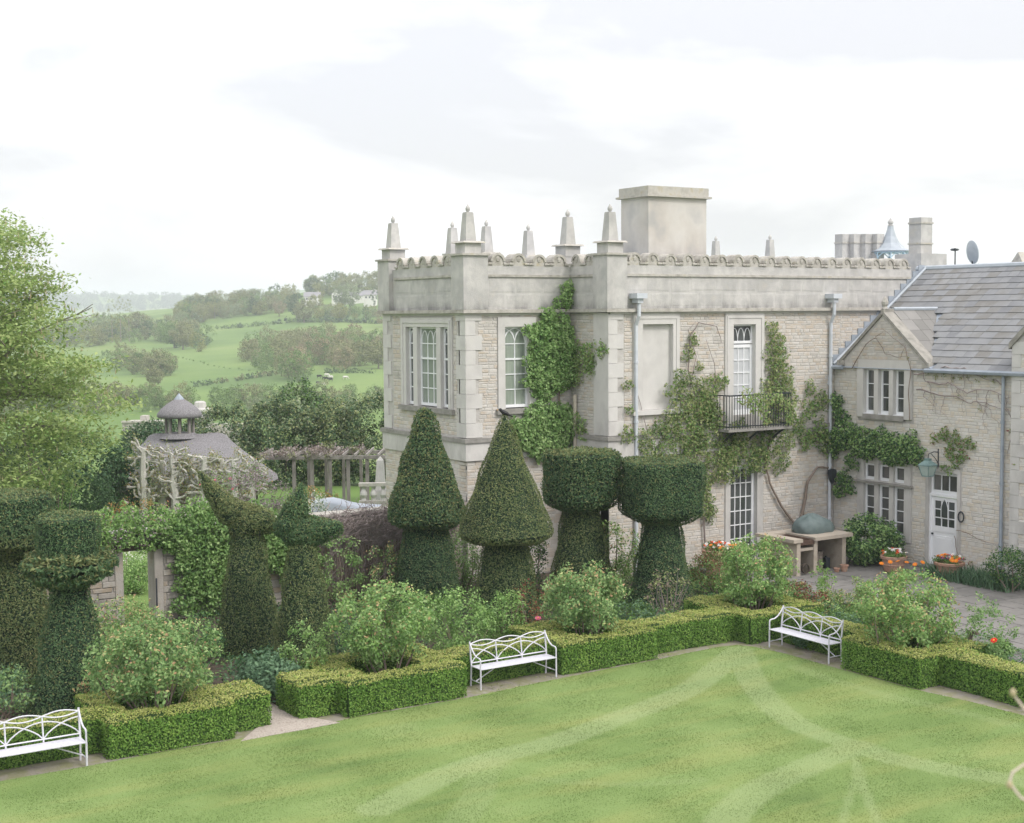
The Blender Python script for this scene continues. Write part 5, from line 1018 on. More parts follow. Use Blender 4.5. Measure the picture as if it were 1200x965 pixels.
climber('climbing_plant', 'wispy yellow green climber spreading over the middle of the garden front and its balcony', FC, [(s + oC, z, r) for s, z, r in [(-6.38, 5.72, .32), (-6.7, 5.35, .32), (-5.88, 5.06, .5), (-6.37, 4.83, .38), (-5.38, 5.43, .38), (-4.87, 5.6, .25), (-5.38, 4.27, .6), (-6.21, 4.05, .5), (-6.86, 4.21, .36), (-4.35, 3.69, .5), (-5.03, 3.21, .55), (-6.04, 3.4, .55), (-7.02, 3.71, .4), (-7.82, 4.01, .36), (-8.45, 4.17, .25), (-5.2, 4.6, .3), (-5.4, 5.0, .35), (-3.12, 3.62, .45), (-3.65, 3.2, .5), (-2.4, 3.04, .36), (-4.69, 2.9, .45), (-5.6, 1.91, .4), (-5.71, 2.47, .45), (-5.3, 1.62, .25), (-5.98, 6.86, .2), (-6.18, 6.48, .2), (-5.72, 6.09, .15), (-8.45, 5.66, .16), (-8.36, 4.91, .14), (-7.6, 3.5, .4), (-4.2, 4.0, .4), (-4.6, 3.4, .4), (-6.6, 3.0, .4), (-5.9, 3.9, .4), (-3.3, 3.1, .4), (-6.9, 4.7, .25), (-7.3, 4.3, .25), (-5.5, 4.7, .35)]],
        (VINEY, MIDG), dens=330, out_=.26, size=.075, jit=1.0, stemm=TWIGP, stems=[([(3.6, 0), (3.5, 1.5), (3.2, 3), (3.4, 4.5), (2.9, 6), (2.95, 7.0), (3.3, 7.4), (4.0, 7.3), (4.2, 6.8)], .03), ([(3.4, 3.5), (2.4, 4.0), (1.4, 4.05), (.9, 5.6)], .02), ([(3.5, 2.6), (4.4, 3.4), (5.6, 3.6)], .025), ([(3.0, 5.5), (3.2, 6.4), (2.9, 7.2), (3.2, 7.45)], .015), ([(3.3, 4.6), (4.0, 5.3), (3.9, 6.2), (3.6, 6.9)], .015)])
climber('climbing_plant', 'tall olive green climber column between the French window and the right downpipe', FC, [(s + oC, z, r) for s, z, r in [(-2.79, 7.21, .22), (-2.61, 6.8, .3), (-2.67, 6.27, .45), (-2.42, 5.73, .45), (-2.23, 5.06, .45), (-2.77, 4.68, .36), (-2.04, 4.37, .3), (-2.77, 4.14, .3), (-2.2, 3.7, .35), (-2.9, 5.4, .3)]], (VINEY, MIDG), dens=330, out_=.26, size=.075, stems=[([(oC - 1.7, .9), (oC - 2.39, 1.6), (oC - 2.86, 2.4), (oC - 3.04, 2.9), (oC - 2.94, 3.5), (oC - 2.5, 5), (oC - 2.7, 6.8)], .045)])
# leaves hanging over the balcony railing
FBal = Frame('S', -9.05, -.66)
climber('balcony_vine', 'yellow green leaves trailing over the balcony railing', FBal, [(4.6, 5.15, .26), (5.0, 5.0, .25), (5.4, 5.05, .3), (5.3, 4.7, .2), (5.9, 5.1, .2), (6.2, 4.9, .2), (6.5, 4.7, .22), (4.9, 4.75, .13), (6.4, 4.35, .15), (5.45, 4.4, .14)], (VINEY, LIME), dens=300, out_=.1)
climber('climbing_plant', 'small climber on the corner beside the right downpipe', FC, [(s + oC, z, r) for s, z, r in [(-1.13, 5.29, .22), (-.67, 4.86, .3), (-1.2, 4.61, .3), (-1.67, 4.09, .3), (-1.3, 3.66, .32), (-.74, 3.9, .36), (-.5, 3.5, .35)]], (MIDG, VINEY), dens=360, out_=.25, stems=[([(oC - 1.61, .94), (oC - 1.39, 1.5), (oC - 1.21, 2.3), (oC - .8, 2.72), (oC - .15, 2.68)], .06)])
climber('climbing_plant', 'dense dark green climber garland above the mullioned ground floor windows', FW_, [(.21, 4.84, .24), (.40, 4.44, .22), (.60, 3.77, .47), (.15, 3.45, .4), (1.33, 3.68, .45), (2.04, 3.6, .42), (2.73, 3.52, .46), (3.3, 3.65, .36), (3.58, 3.32, .28), (.97, 2.97, .26), (.61, 2.39, .25), (.43, 1.96, .22), (.85, 2.1, .2), (3.08, 3.2, .2), (1.7, 3.35, .3), (2.4, 3.25, .25)], (VINE, DEEP), dens=620, out_=.42, size=.08)
climber('climbing_plant', 'small climber with reddish flowers above the white door, right of the lantern', FW_, [(4.2, 3.89, .15), (4.54, 4.04, .2), (4.85, 3.93, .25), (5.17, 3.83, .22), (5.48, 3.85, .17), (4.75, 3.54, .2), (5.02, 3.31, .2), (5.27, 3.46, .17), (5.6, 3.74, .1), (4.55, 3.07, .12), (4.78, 2.99, .14)], (MIDG, VINEY), dens=300, out_=.16, tip=REDL)
bs = []; r = random.Random(5)
for (x, z) in ((3.4, 5.8), (3.5, 5.35), (3.9, 5.6)):
    pts = [(x, z)]
    for i in range(9): x += r.uniform(.25, .45); z += r.uniform(-.22, .14); pts.append((x, z))
    bs.append((pts, .022))
    for k in range(5):
        a, b = pts[r.randrange(1, 9)]; q = [(a, b)]
        for i in range(4): a += r.uniform(-.1, .3); b -= r.uniform(.1, .28); q.append((a, b))
        bs.append((q, .010))
climber('bare_climber', 'mostly bare wiry climber branches under the gutter right of the little gable', FW_, [(x, 5.75 + r.uniform(-.1, .1), .07) for x in np.arange(3.9, 6.5, .3)] + [(5, 5.2, .06), (5.8, 4.9, .06)], (VINEY, VINEY), dens=260, out_=.1, stems=bs, size=.05, stemm=TWIGP)
q = [([(5.0, 1.1), (5.1, .6), (5.5, .1)], .012), ([(5.05, 1.25), (5.5, 1.23), (5.98, 1.06), (6.64, 1.0)], .012), ([(7.2, 5.5), (7.0, 4.6), (7.3, 3.9), (7.1, 3.2)], .02), ([(7.3, 4.9), (6.9, 4.0), (6.8, 3.5)], .012), ([(7.1, 6.1), (7.3, 5.2), (7.2, 4.4)], .015)]
climber('bare_climber', 'bare stems on the wall right of the white door', FW_, [(6.9, 4.3, .06), (7.1, 3.4, .06), (5.6, .3, .08)], (VINEY, REDL), dens=200, stems=q, stemm=TWIG)
q = [([(.9, 5.9), (1.5, 6.7), (1.9, 6.9), (2.3, 6.4), (2.9, 6.3), (3.1, 6.7)], .014), ([(3.3, 4.4), (3.25, 5.2), (3.3, 6.0), (3.1, 6.6), (2.6, 6.9), (2.1, 7.2)], .016), ([(1.9, 6.9), (2.2, 7.1)], .01)]
climber('bare_climber', 'thin bare stems curling over the face of the little gable', FG, [(3.2, 6.3, .05)], (VINEY, REDL), dens=120, stems=q, stemm=TWIG)
# wall greenery along the garden wall
sW = 32
climber('wall_climber', 'thick fresh climber over the garden wall right of the gateway', FGW, [(sW + s, z, r) for s, z, r in [(-21.5, 2.3, .45), (-20.9, 2.4, .5), (-20.3, 2.35, .55), (-19.6, 2.3, .5), (-20.9, 1.75, .45), (-20.3, 1.5, .5), (-19.7, 1.6, .5), (-20.2, .9, .4), (-19.6, .9, .45), (-18.9, 2.2, .4), (-18.9, 1.5, .5), (-18.4, 1.9, .5), (-18.3, 1.1, .5), (-21.2, 1.9, .25), (-17.7, 1.9, .4), (-17.8, 1.2, .4), (-20.8, 1.25, .4), (-20.7, .7, .35), (-21.1, 1.75, .3), (-20.3, .4, .4), (-21.25, 1.4, .24), (-21.1, .9, .3), (-21.2, .4, .3), (-21.5, 1.95, .2)]], (MIDG, VINE), dens=560, out_=.45, size=.085, cat='climbing plant', stems=[([(sW - 19.4, 0), (sW - 19.3, 1), (sW - 19.5, 2)], .05)])
climber('wall_climber', 'soft mauve flowered climber on top of the wall above the gateway', FGW, [(sW + s, z, r) for s, z, r in [(-23.6, 2.3, .5), (-22.9, 2.35, .5), (-22.3, 2.3, .45), (-21.7, 2.5, .4), (-24.3, 2.4, .5), (-21.0, 2.75, .3), (-20.3, 2.85, .25), (-24.9, 2.5, .5), (-22.6, 2.65, .35), (-23.4, 2.65, .3)]], (MIDG, LIME), dens=480, out_=.45, size=.075, tip=PURPL)
climber('wall_climber', 'leafy climber on the garden wall at the far left', FGW, [(sW + s, z, r) for s, z, r in [(-25.6, 2.4, .5), (-26.2, 2.3, .5), (-26.9, 2.3, .5), (-27.6, 2.4, .5), (-25.3, 2.0, .3), (-28.3, 2.3, .5), (-26.1, 2.8, .3)]], (MIDG, VINE), dens=420, out_=.4, size=.08)
# brown twiggy mass over the wall left of the house
t = thing('twiggy_climber', (-16, 1.6, 0), 'leafless brown twiggy climber matted over the wall between the topiary birds and the house', 'climbing plant'); mb = MB()
for i in range(900):
    x = rng.uniform(-17.6, -13.2); z = rng.uniform(1.5, 2.45) if rng.random() < .7 else rng.uniform(.3, 1.8); y = 1.85 - rng.random() * (.55 if z > 1.6 else .25); a = rng.normal(0, .5) + (0 if rng.random() < .6 else PI / 2)
    p = np.array([x, y, z]); pts = [p]
    for k in range(3): a += rng.normal(0, .5); p = p + np.array([math.cos(a) * .2, rng.normal(0, .06), math.sin(a) * .16 + (-.03 if z > 1.6 else .1)]); pts.append(p)
    mb.tube(pts, [.010, .009, .007, .003], 3, caps=False)
emit('twigs', mb, TWIGP, parent=t)
P, Nn, _c = clumps((-15.5, 1.55, 2.15), (2.1, .35, .25), 60, 40, .2); emit('dead_leaves', None, [], [(leaves(P, Nn, .05, 1), TWIGP)], parent=t)
# reed panel below it, each stake real
fp = thing('stake_fence', (-15.8, 1.7, 0), 'dark upright stakes lining the wall below the brown twigs', 'fence'); x = -17.4
stk = None
while x < -14.2:
    h = random.uniform(1.25, 1.5)
    if stk is None: o = emit('stake', MB().tube([(0, 0, 0), (0, 0, 1)], .028, 5), TWIG, parent=fp, origin=Vector((0, 0, 0))); stk = o.data
    else: o = bpy.data.objects.new('stake', stk); COL.objects.link(o); o.parent = fp
    o.location = Vector((x, 1.80, 0)) - fp.location; o.scale = (1, 1, h); x += random.uniform(.06, .1)

# ------------------------------------------------------------------ beyond the garden wall
def vz(X, Y, dz=0): return ground(X, Y, dz)
# thatched summerhouse
hc = vz(-14.85, 64); hut = thing('thatched_summerhouse', hc, 'round summerhouse with a grey thatched roof and a little thatched cupola', 'summerhouse')
def vfr(X, Y): return view(X, Y)
class VF:                      # frame with x to the right, y ahead
    def __init__(s, X, Y, z=0): s.X, s.Y, s.z = X, Y, z
    def __call__(s, p): q = view(s.X + p[0], s.Y + p[1]); return (q.x, q.y, s.z + p[2])
HF = VF(-14.85, 64)
mb = MB(HF); prof = [(3.9, .28, 2.8), (3.85, .42, 2.75), (3.2, .92, 2.3), (2.5, 1.45, 1.7), (1.9, 2.0, .9), (1.7, 2.28, .25), (1.5, 2.36, .15)]; k = 28; vs = []
for (rx, z, ry) in prof:
    for j in range(k): a = 2 * PI * j / k; vs.append((rx * math.cos(a) * (1 + .05 * math.cos(2 * a)) + .05, ry * math.sin(a), z + .05 * math.sin(a * 3)))
mb.add(vs, [(i * k + j, i * k + (j + 1) % k, (i + 1) * k + (j + 1) % k, (i + 1) * k + j) for i in range(len(prof) - 1) for j in range(k)] + [tuple(range(6 * k, 7 * k))])
emit('thatched_roof', mb, THATCH, parent=hut, smooth=True)
mb = MB(HF); mb.lathe([(1.02, -.25), (.5, 2.05)], k=4); emit('porch_thatch', MB(VF(-13.6, 62.2)).box(-1.7, 1.5, 0, 2, .35, .55, (-.9, .7, .8, 2)).box(-.9, .7, .8, 2.6, .55, 1.9, (-.3, .1, 2.2, 2.6)), THATCH, parent=hut)
mb = MB(HF)
mb.lathe([(3.2, -1.4), (3.2, .4)], (0, 0, 0), 16); emit('wall', mb, DARKW, parent=hut)
CF = VF(-15.15, 64); emit('cupola_roof', MB(CF).lathe([(.95, 3.12), (1.02, 3.2), (.98, 3.34), (.8, 3.55), (.5, 3.78), (.22, 3.95), (.16, 4.0)], k=20), THATCH, parent=hut, smooth=True)
emit('cupola_cap', MB(CF).lathe([(.24, 3.93), (.20, 4.0), (.02, 4.22)], k=10), LEAD, parent=hut)
for i in range(8): a = 2 * PI * i / 8 + .2; emit('cupola_post', MB(CF).tube([(.6 * math.cos(a), .6 * math.sin(a), 2.2), (.6 * math.cos(a), .6 * math.sin(a), 3.25)], .075, 6), WOODW, parent=hut)
emit('cupola_base', MB(CF).lathe([(.95, 2.2), (.74, 2.36), (.68, 2.42)], k=12), THATCH, parent=hut)
for i in range(5): emit('post', MB(VF(-14.9 + 1.0 * i - .6, 61.6)).tube([(0, 0, -1.3), (0, 0, .5)], .09, 6), WOODW, parent=hut)
# neighbour buildings
nb = thing('neighbour_house', view(-29.1, 110, -4), 'low stone parapet and chimney of a neighbouring house behind the thatched cupola, left', 'house')
emit('parapet', MB(VF(-29.1, 110)).box(-1.45, 1.4, 0, 3, -5, -.55), LICHEN, parent=nb); emit('coping', MB(VF(-29.1, 110)).box(-1.5, 1.45, -.1, .3, -.55, -.42), LICHEN, parent=nb); emit('chimney', MB(VF(-29.1, 110)).box(-.3, .2, 1, 2, -.5, -.1), LICHEN, parent=nb)
emit('wall', MB(VF(-26, 111)).box(0, 5, 0, .5, -5, -.75), LICHEN, parent=nb)
tw = thing('stone_turret', view(-24.2, 110, -4), 'small pale stone turret chimney right of the thatched cupola', 'chimney')
mb = MB(VF(-24.4, 110)); mb.lathe([(.75, -5), (.75, -.6), (.95, -.5), (.95, -.2), (.8, -.15), (.8, .25), (.98, .32), (.98, .5), (.5, .6), (.45, 1.0), (.3, 1.1)], k=8); emit('turret', mb, ASHLAR, parent=tw)
# pergola
pg = thing('pergola', vz(-9.2, 66), 'weathered timber pergola with a row of posts behind the summerhouse', 'pergola')
for i, X in enumerate((-10.3, -9.45, -8.6, -7.75, -6.85, -6.1)):
    emit('post', MB(VF(X, 66)).box(-.08, .08, 0, .16, -1.4, .98 + .03 * i), WOODW, parent=pg); emit('post', MB(VF(X + .35, 68.4)).box(-.07, .07, 0, .14, -1.5, .98 + .03 * i), WOODW, parent=pg)
mbp = lambda Y: MB(VF(-11.9, Y)).box(0, 6.5, 0, .12, .95, 1.12, None)
for Y in (65.95, 68.4): emit('beam', mbp(Y), WOODW, parent=pg)
for i in range(12): emit('rafter', MB(VF(-11.8 + i * .55, 65.4)).box(0, .06, 0, 3.6, 1.12, 1.24), WOODW, parent=pg)
P, Nn, _c = clumps(tuple(view(-9.3, 66.8, 1.25)), (2.9, 1.5, .16), 60, 26, .26); emit('dry_vine', None, [], [(leaves(P, Nn, .12, 1), TWIGP), (leaves(P[:500], Nn[:500], .12, 1), TWIG), (leaves(P[500:900], Nn[500:900], .12, 1), VINEY)], parent=pg)
bl = thing('balustrade', vz(-5.9, 60), 'stone balustrade by the pergola at the foot of the house', 'balustrade')
emit('handrail', MB(VF(-6.6, 60)).box(0, 2.6, 0, .3, .38, .52), LICHEN, parent=bl); emit('plinth', MB(VF(-6.6, 60)).box(0, 2.6, 0, .3, -.9, -.25), LICHEN, parent=bl)
for i in range(6): emit('baluster', MB(VF(-6.4 + i * .42, 60.15)).lathe([(.11, -.25), (.09, -.15), (.16, .0), (.14, .1), (.07, .25), (.11, .38)], k=10), ASHLAR, parent=bl)
ob = thing('garden_obelisk', vz(-5.85, 62), 'plain stone obelisk standing between pergola and house', 'obelisk'); emit('shaft', MB(VF(-5.85, 62)).box(-.23, .23, -.23, .23, .0, 1.3, (-.14, .14, -.14, .14)), ASHLAR, parent=ob); emit('tip', MB(VF(-5.85, 62)).box(-.14, .14, -.14, .14, 1.3, 1.48, (-.01, .01, -.01, .01)), ASHLAR, parent=ob); emit('base', MB(VF(-5.85, 62)).box(-.32, .32, -.32, .32, -1.3, .0), ASHLAR, parent=ob)
mb = MB(VF(-6.35, 52)); k = 8
vs = [(-1.15 + 2.5 * i / k, 1.6 * j / 3, .62 + .18 * math.exp(-((i - 2) / 1.8) ** 2) - .02 * i + .06 * math.sin(PI * j / 3)) for j in range(4) for i in range(k + 1)]
vs += [(-1.15 + 2.5 * i / k, 0, .1) for i in range(k + 1)]
mb.add(vs, [(j * (k + 1) + i, j * (k + 1) + i + 1, (j + 1) * (k + 1) + i + 1, (j + 1) * (k + 1) + i) for j in range(3) for i in range(k)] + [(4 * (k + 1) + i, 4 * (k + 1) + i + 1, i + 1, i) for i in range(k)])
setp(emit('canvas_cover', mb, CANVAS, origin=view(-6.0, 52.5, .1), smooth=True), 'pale grey canvas sheet draped over furniture behind the brown twigs', 'canvas cover')
# pleached limes
for i in range(8):
    X = -15.15 + i * .62; Y = 57.5 + (i % 2) * .5; b = vz(X, Y); t = thing('pleached_lime', b, ['leftmost pleached lime trunk, bare and knobbly', 'second pleached lime from the left before the thatch', 'third pleached lime from the left before the thatch', 'fourth pleached lime from the left before the thatch', 'fifth pleached lime from the left, below the porch thatch', 'sixth pleached lime from the left before the thatch', 'seventh pleached lime, second from the right of the row', 'rightmost pleached lime trunk beside the purple shrubs'][i], 'tree', 'row of pollarded lime trees before the summerhouse')
    F_ = VF(X, Y, b.z); H = 3.05 - i * .08 + random.uniform(-.1, .1); mb = MB(F_); pts = [(random.uniform(-.05, .05), 0, H * k / 7) for k in range(8)]; mb.tube(pts, [.2, .16, .17, .15, .16, .13, .13, .10], 7); emit('trunk', mb, BARKP, parent=t)
    mb = MB(F_); ends = []
    for k in range(26):
        z = random.uniform(.9, H); s_ = random.choice((-1, 1)); p = Vector((0, random.uniform(-.1, .1), z)); pts = [tuple(p)]; a = random.uniform(-.3, .9)
        for q in range(4): p = p + Vector((s_ * .17 * math.cos(a), random.uniform(-.05, .05), .15 * math.sin(a))); a += random.uniform(-.9, .9); pts.append(tuple(p))
        mb.tube(pts, [.06, .05, .045, .05, .06], 5); ends.append(F_(pts[-1])); ends.append(F_(pts[2]))
    emit('branches', mb, BARKP, parent=t); E_ = np.repeat(np.array(ends), 22, 0) + rng.normal(0, .10, (len(ends) * 22, 3)); E_[:, 2] += .06; emit('young_leaves', None, [], [(leaves(E_, np.tile([0, 0, 1.], (len(E_), 1)), .075, 1), VINEY), (leaves(E_[::3], np.tile([0, 0, 1.], (len(E_[::3]), 1)), .07, 1), ORGL)], parent=t)
# shrubs beyond the wall
def vs_(name, lb, cat, X, Y, rad, mats, z0=.0, **k):
    b = vz(X, Y); return shrub(name, lb, cat, (b.x, b.y), rad, mats, zb=b.z, z0=z0, **k)
vs_('flowering_shrub', 'greyish purple flowering shrub right of the pleached limes', 'shrub', -9.7, 52, (1.5, 1.0, 1.25), (PURPL, PURPL), n=90, per=44, tip=MIDG, tipf=.25, size=.075)
vs_('flowering_shrub', 'green shrub with pink and orange blossoms between limes and purple shrub', 'shrub', -10.9, 52, (.9, .8, 1.15), (LIME, PURPL), n=60, per=40, flowers=(F_PK, 8, .07, 1.1))
vs_('flowering_shrub', 'shrub with orange tinted leaves in front of the pergola posts', 'shrub', -7.7, 54, (1.0, .7, .85), (ORGL, MIDG), n=60, per=44, size=.07)
vs_('flowering_shrub', 'white flowered shrub left of the grey canvas', 'shrub', -7.5, 51, (.95, .7, .72), (WHFL, MIDG), n=70, per=44, size=.06)
vs_('flowering_shrub', 'reddish orange shrub at the feet of the left pleached limes', 'shrub', -14.9, 55, (1.7, .6, .55), (ORGL, MIDG), n=70, per=36, size=.07)
vs_('leafy_shrub', 'green shrubbery over the wall below the pleached limes', 'shrub', -12.9, 50, (2.0, .9, .52), (MIDG, LIME), n=120, per=50, tip=PURPL, tipf=.3)
vs_('leafy_shrub', 'light green shrub above the twin top hat topiaries', 'shrub', -16.7, 51, (1.0, .8, 1.15), (LIME, MIDG), n=60, per=40)
vs_('leafy_shrub', 'sunlit shrub seen through the gateway', 'shrub', -10.75, 39.5, (.5, .5, .5), (LIME, ROSE), n=70, per=44)
vs_('leafy_shrub', 'pale leafy shrub on the slope beyond the gateway, upper part', 'shrub', -11.9, 43, (1.3, .8, .62), (LIME, WHFL), n=70, per=40)
vs_('dark_yew', 'dark yew mass under the big spring tree at left', 'yew tree', -18.6, 57, (3.3, 1.6, 1.9), (DEEP, YEW), n=300, per=60, cr_=.4, size=.12, lo=.7, stems=3)
vs_('dark_yew', 'dark rounded yew bush left of the pleached limes', 'yew tree', -16.3, 59.0, (1.2, 1.2, 1.5), (DEEP, YEW), n=120, per=60, cr_=.3, size=.11, lo=.7, stems=3)
vs_('clipped_ball', 'small clipped dark ball in front of the yew mass', 'topiary', -16.3, 55, (.55, .55, .95), (YEW, DEEP), n=90, per=60, cr_=.16, size=.06, lo=.85, stems=0)
lb_ = 'great evergreen laurels screening the valley behind the pergola'
for X, Y, w_, h_, tx, m2 in ((-15.6, 76, 2.4, 2.3, 'shaded laurel bush left end of the evergreen screen, behind the cupola', LAUREL), (-12.6, 77, 2.4, 2.45, 'broad laurel bush with cream flower spikes, behind the summerhouse ridge', LAUREL), (-9.9, 78, 1.7, 2.4, 'yellowish bush in the middle of the evergreen screen', VINEY), (-7.6, 78, 2.4, 2.6, 'big laurel bush right of the yellowish one', LAUREL), (-5.0, 78, 2.2, 2.6, 'big laurel bush against the house corner', LAUREL), (-19.5, 78, 2.4, 1.9, 'low dark bush behind the left slope of the thatch', DEEP), (-12, 80, 2, 2.9, 'light green tree top rising over the evergreen screen', MIDG)):
    vs_('laurel_bush', tx, 'bush', X, Y, (w_, 1.6, h_), (LAUREL, m2), n=230, per=56, cr_=.4, size=.14, lo=.7, stems=2, group=lb_, tip=VINEY if m2 is LAUREL else None, tipf=.16)

# ------------------------------------------------------------------ big spring tree on the left
tb = view(-21.5, 50, -.3); tree = thing('horse_chestnut', tb, 'big fresh green spring tree with cream flower candles filling the left edge', 'tree')
def limb(p, d, ln, r, depth, mb, ends):
    pts = [p]; n = 5; rad = [r]
    for i in range(n):
        d = (d + Vector((random.uniform(-.22, .22), random.uniform(-.22, .22), random.uniform(-.10, .16)))).normalized(); p = p + d * ln / n; pts.append(p); rad.append(r * (1 - .55 * (i + 1) / n))
    mb.tube(pts, rad, 6 if r > .05 else 4, caps=False); 
    if depth == 0: ends.append(p); ends.append(pts[3]); return
    for k in range(3 if depth > 1 else 4):
        q = pts[random.randint(2, n)]; dd = (d + Vector((random.uniform(-.9, .9), random.uniform(-.9, .9), random.uniform(-.45, .5)))).normalized(); limb(q, dd, ln * random.uniform(.5, .75), r * .5, depth - 1, mb, ends)
random.seed(12)
mb = MB(); mb.tube([tb, tb + Vector((.1, 0, 2)), tb + Vector((.15, .1, 4.5))], [.55, .42, .34], 10); emit('trunk', mb, BARK, parent=tree)
mb = MB(); ends = []; top = tb + Vector((.15, .1, 4.3))
for k in range(30):
    a = 2 * PI * k / 30 * 7.3; el = random.uniform(-.15, 1.4)
    limb(top + Vector((0, 0, random.uniform(-1.0, .6))), Vector((math.cos(a), math.sin(a), el)).normalized(), random.uniform(3.4, 4.4), .12, 2, mb, ends)
emit('branches', mb, BARK, parent=tree)
E0 = np.array([tuple(e) for e in ends]); rel = (E0 - np.array(tuple(tb))); xr = rel @ np.array(tuple(RH)); yr = rel @ np.array(tuple(FH)); zz = E0[:, 2]
ZL, XL = [1, 2, 3.0, 4.4, 5.3, 6.8, 9, 9.8, 11.3, 12], [4.2, 5.6, 6.9, 7.7, 7.3, 6.1, 4.9, 4.6, 3.6, 3.0]
n_ = 760; zc = rng.uniform(.9, 11.6, n_); lim = np.interp(zc, ZL, XL) * (.80 + .22 * np.abs(np.sin(zc * 2.1 + 1))); xc = rng.uniform(-2, 1, n_) + 0; xc = 1.0 + (lim - 1.0) * rng.random(n_) ** .7; yc = rng.uniform(-3.6, 3.6, n_) * np.sqrt(np.clip(1 - (xc / 9) ** 2, .1, 1))
hole = np.sin(xc * 1.9 + zc * 1.3) + np.sin(zc * 2.7 - yc * 1.1) > -.75
XT = np.array([[tb.x + RH.x * a + FH.x * b, tb.y + RH.y * a + FH.y * b, c_] for a, b, c_ in zip(xc[hole], yc[hole], zc[hole])])
keep = (zz > .9) & (zz < 11.8) & (xr < np.interp(zz, ZL, XL))
E0 = np.concatenate([E0[keep], XT]); nl = 58
P = np.repeat(E0, nl, 0) + rng.normal(0, 1, (len(E0) * nl, 3)) * np.array([.40, .40, .10]); Nn = np.tile([0, 0, 1.], (len(P), 1)); P[:, 2] -= .25 * rng.random(len(P)) ** 2
i = rng.random(len(P)) < .85
emit('foliage', None, [], [(leaves(P[i], Nn[i], .165, .5, .5, .45, .6), CHEST), (leaves(P[~i], Nn[~i], .12, .8, .5), LIME)], parent=tree)
Q = P[rng.choice(len(P), 900)] + np.array([0, 0, .12]); vs = np.stack([Q + np.array([-.025, 0, 0]), Q + np.array([.025, .015, 0]), Q + np.array([0, 0, .2])], 1); emit('flower_candles', None, [], [(vs, CANDLE), (vs[:, :, [1, 0, 2]] * 1 if False else np.stack([Q + np.array([0, -.025, 0]), Q + np.array([0, .025, .0]), Q + np.array([0, 0, .2])], 1), CANDLE)], parent=tree)

# ------------------------------------------------------------------ far hillside
FT = {}
def far_mesh(kind, mat, h, wd, seed, n=70, per=14, trunk=True):
    """crown mesh reused by copies"""
    global rng
    keep_ = rng; rng = np.random.default_rng(seed); P, Nn, CC = clumps((0, 0, h * .58), (wd / 2, wd / 2, h * .43), n, per, wd * .13, .55, .4); s = leaves(P, Nn, wd * .06, .8, .7); rng = keep_
    cm = emit('crown', None, [], [(s, mat)], origin=Vector((0, 0, 0))); tm_ = emit('trunk', MB().tube([(0, 0, -1), (0, 0, h * .5)], [wd * .035 + .1, .1], 5), BARK, origin=Vector((0, 0, 0))); r_ = (cm.data, tm_.data)
    bpy.data.objects.remove(cm); bpy.data.objects.remove(tm_); return r_
KIND = {k: [far_mesh(k, m, h, wd, s, n, per * 2) for s in (1, 2)] for k, (m, h, wd, n, per) in dict(green=(T_GREEN, 12, 11, 70, 16), dark=(T_DARK, 12, 9, 70, 16), brown=(T_BROWN, 12, 11, 90, 14), yellow=(T_YELL, 11, 10, 70, 14), pink=(T_PINK, 9, 8, 60, 12), pale=(T_PALE, 15, 11, 80, 14), poplar=(T_YELL, 16, 3.2, 40, 16), conifer=(T_DARK, 12, 4.5, 40, 16)).items()}
def far_tree(kind, X, Y, s, label, group='trees on the far hillside', name='hillside_tree', sz=1):
    b = ground(X, Y); t = thing(name, b, label, 'tree', group); c_, tr_ = random.choice(KIND[kind]); rz = random.uniform(0, 6)
    for nm, m_ in (('crown', c_), ('trunk', tr_)): o = bpy.data.objects.new(nm, m_); COL.objects.link(o); o.parent = t
    t.scale = (s, s, s * sz); t.rotation_euler = (0, 0, rz)
for a in [('dark', -113, 742, 1.15, 'rounded dark green tree dominating the hilltop'), ('pale', -87, 765, 1.0, 'tall pale green tree on the hilltop left of the house'), ('conifer', -74, 762, 1.0, 'lone dark conifer on the hilltop near the house edge'), ('pale', -93, 772, .95, 'hazy bare crowned tree left of the tall pale one'),
          ('yellow', -106, 765, .9, 'yellow blossoming tree on the hilltop'), ('brown', -138, 592, .95, 'brown rounded tree in the hedge at the field corner'), ('green', -146, 610, .95, 'green rounded tree left of the brown field corner tree'), ('brown', -101, 398, .45, 'bare brown tree at the foot of the lower field'),
          ('poplar', -188, 664, 1.35, 'left poplar of the group at the far left of the hill'), ('poplar', -184, 664, 1.4, 'middle poplar of the group at the far left of the hill'), ('poplar', -180, 664, 1.3, 'right poplar of the group at the far left of the hill'), ('poplar', -167, 795, .95, 'left poplar of the pair on the middle skyline'), ('poplar', -164, 797, 1.0, 'right poplar of the pair on the middle skyline'),
          ('brown', -43, 455, .75, 'spreading brown tree at the field edge beside the house'), ('pink', -58, 640, 1.0, 'reddish tree beside the house edge on the hill'), ('yellow', -84, 690, .85, 'pale yellow tree below the white houses'), ('brown', -105, 715, .95, 'brown domed tree left of the pale yellow one below the houses'), ('pink', -125, 760, .95, 'reddish brown tree left of the rounded dark tree'),
          ('dark', -66, 750, .8, 'dark tree right of the conifer by the house'), ('conifer', -69, 668, .75, 'narrow dark tree low on the hill beside the house'), ('green', -77, 700, .5, 'small green tree under the houses'), ('yellow', -97, 712, .6, 'small yellow tree under the houses'), ('brown', -185, 700, 1.0, 'brown tree behind the poplars'), ('pale', -195, 680, .9, 'pale tree left of the poplars'), ('pale', -205, 650, .9, 'pale tree at the far left skyline')]: far_tree(*a)
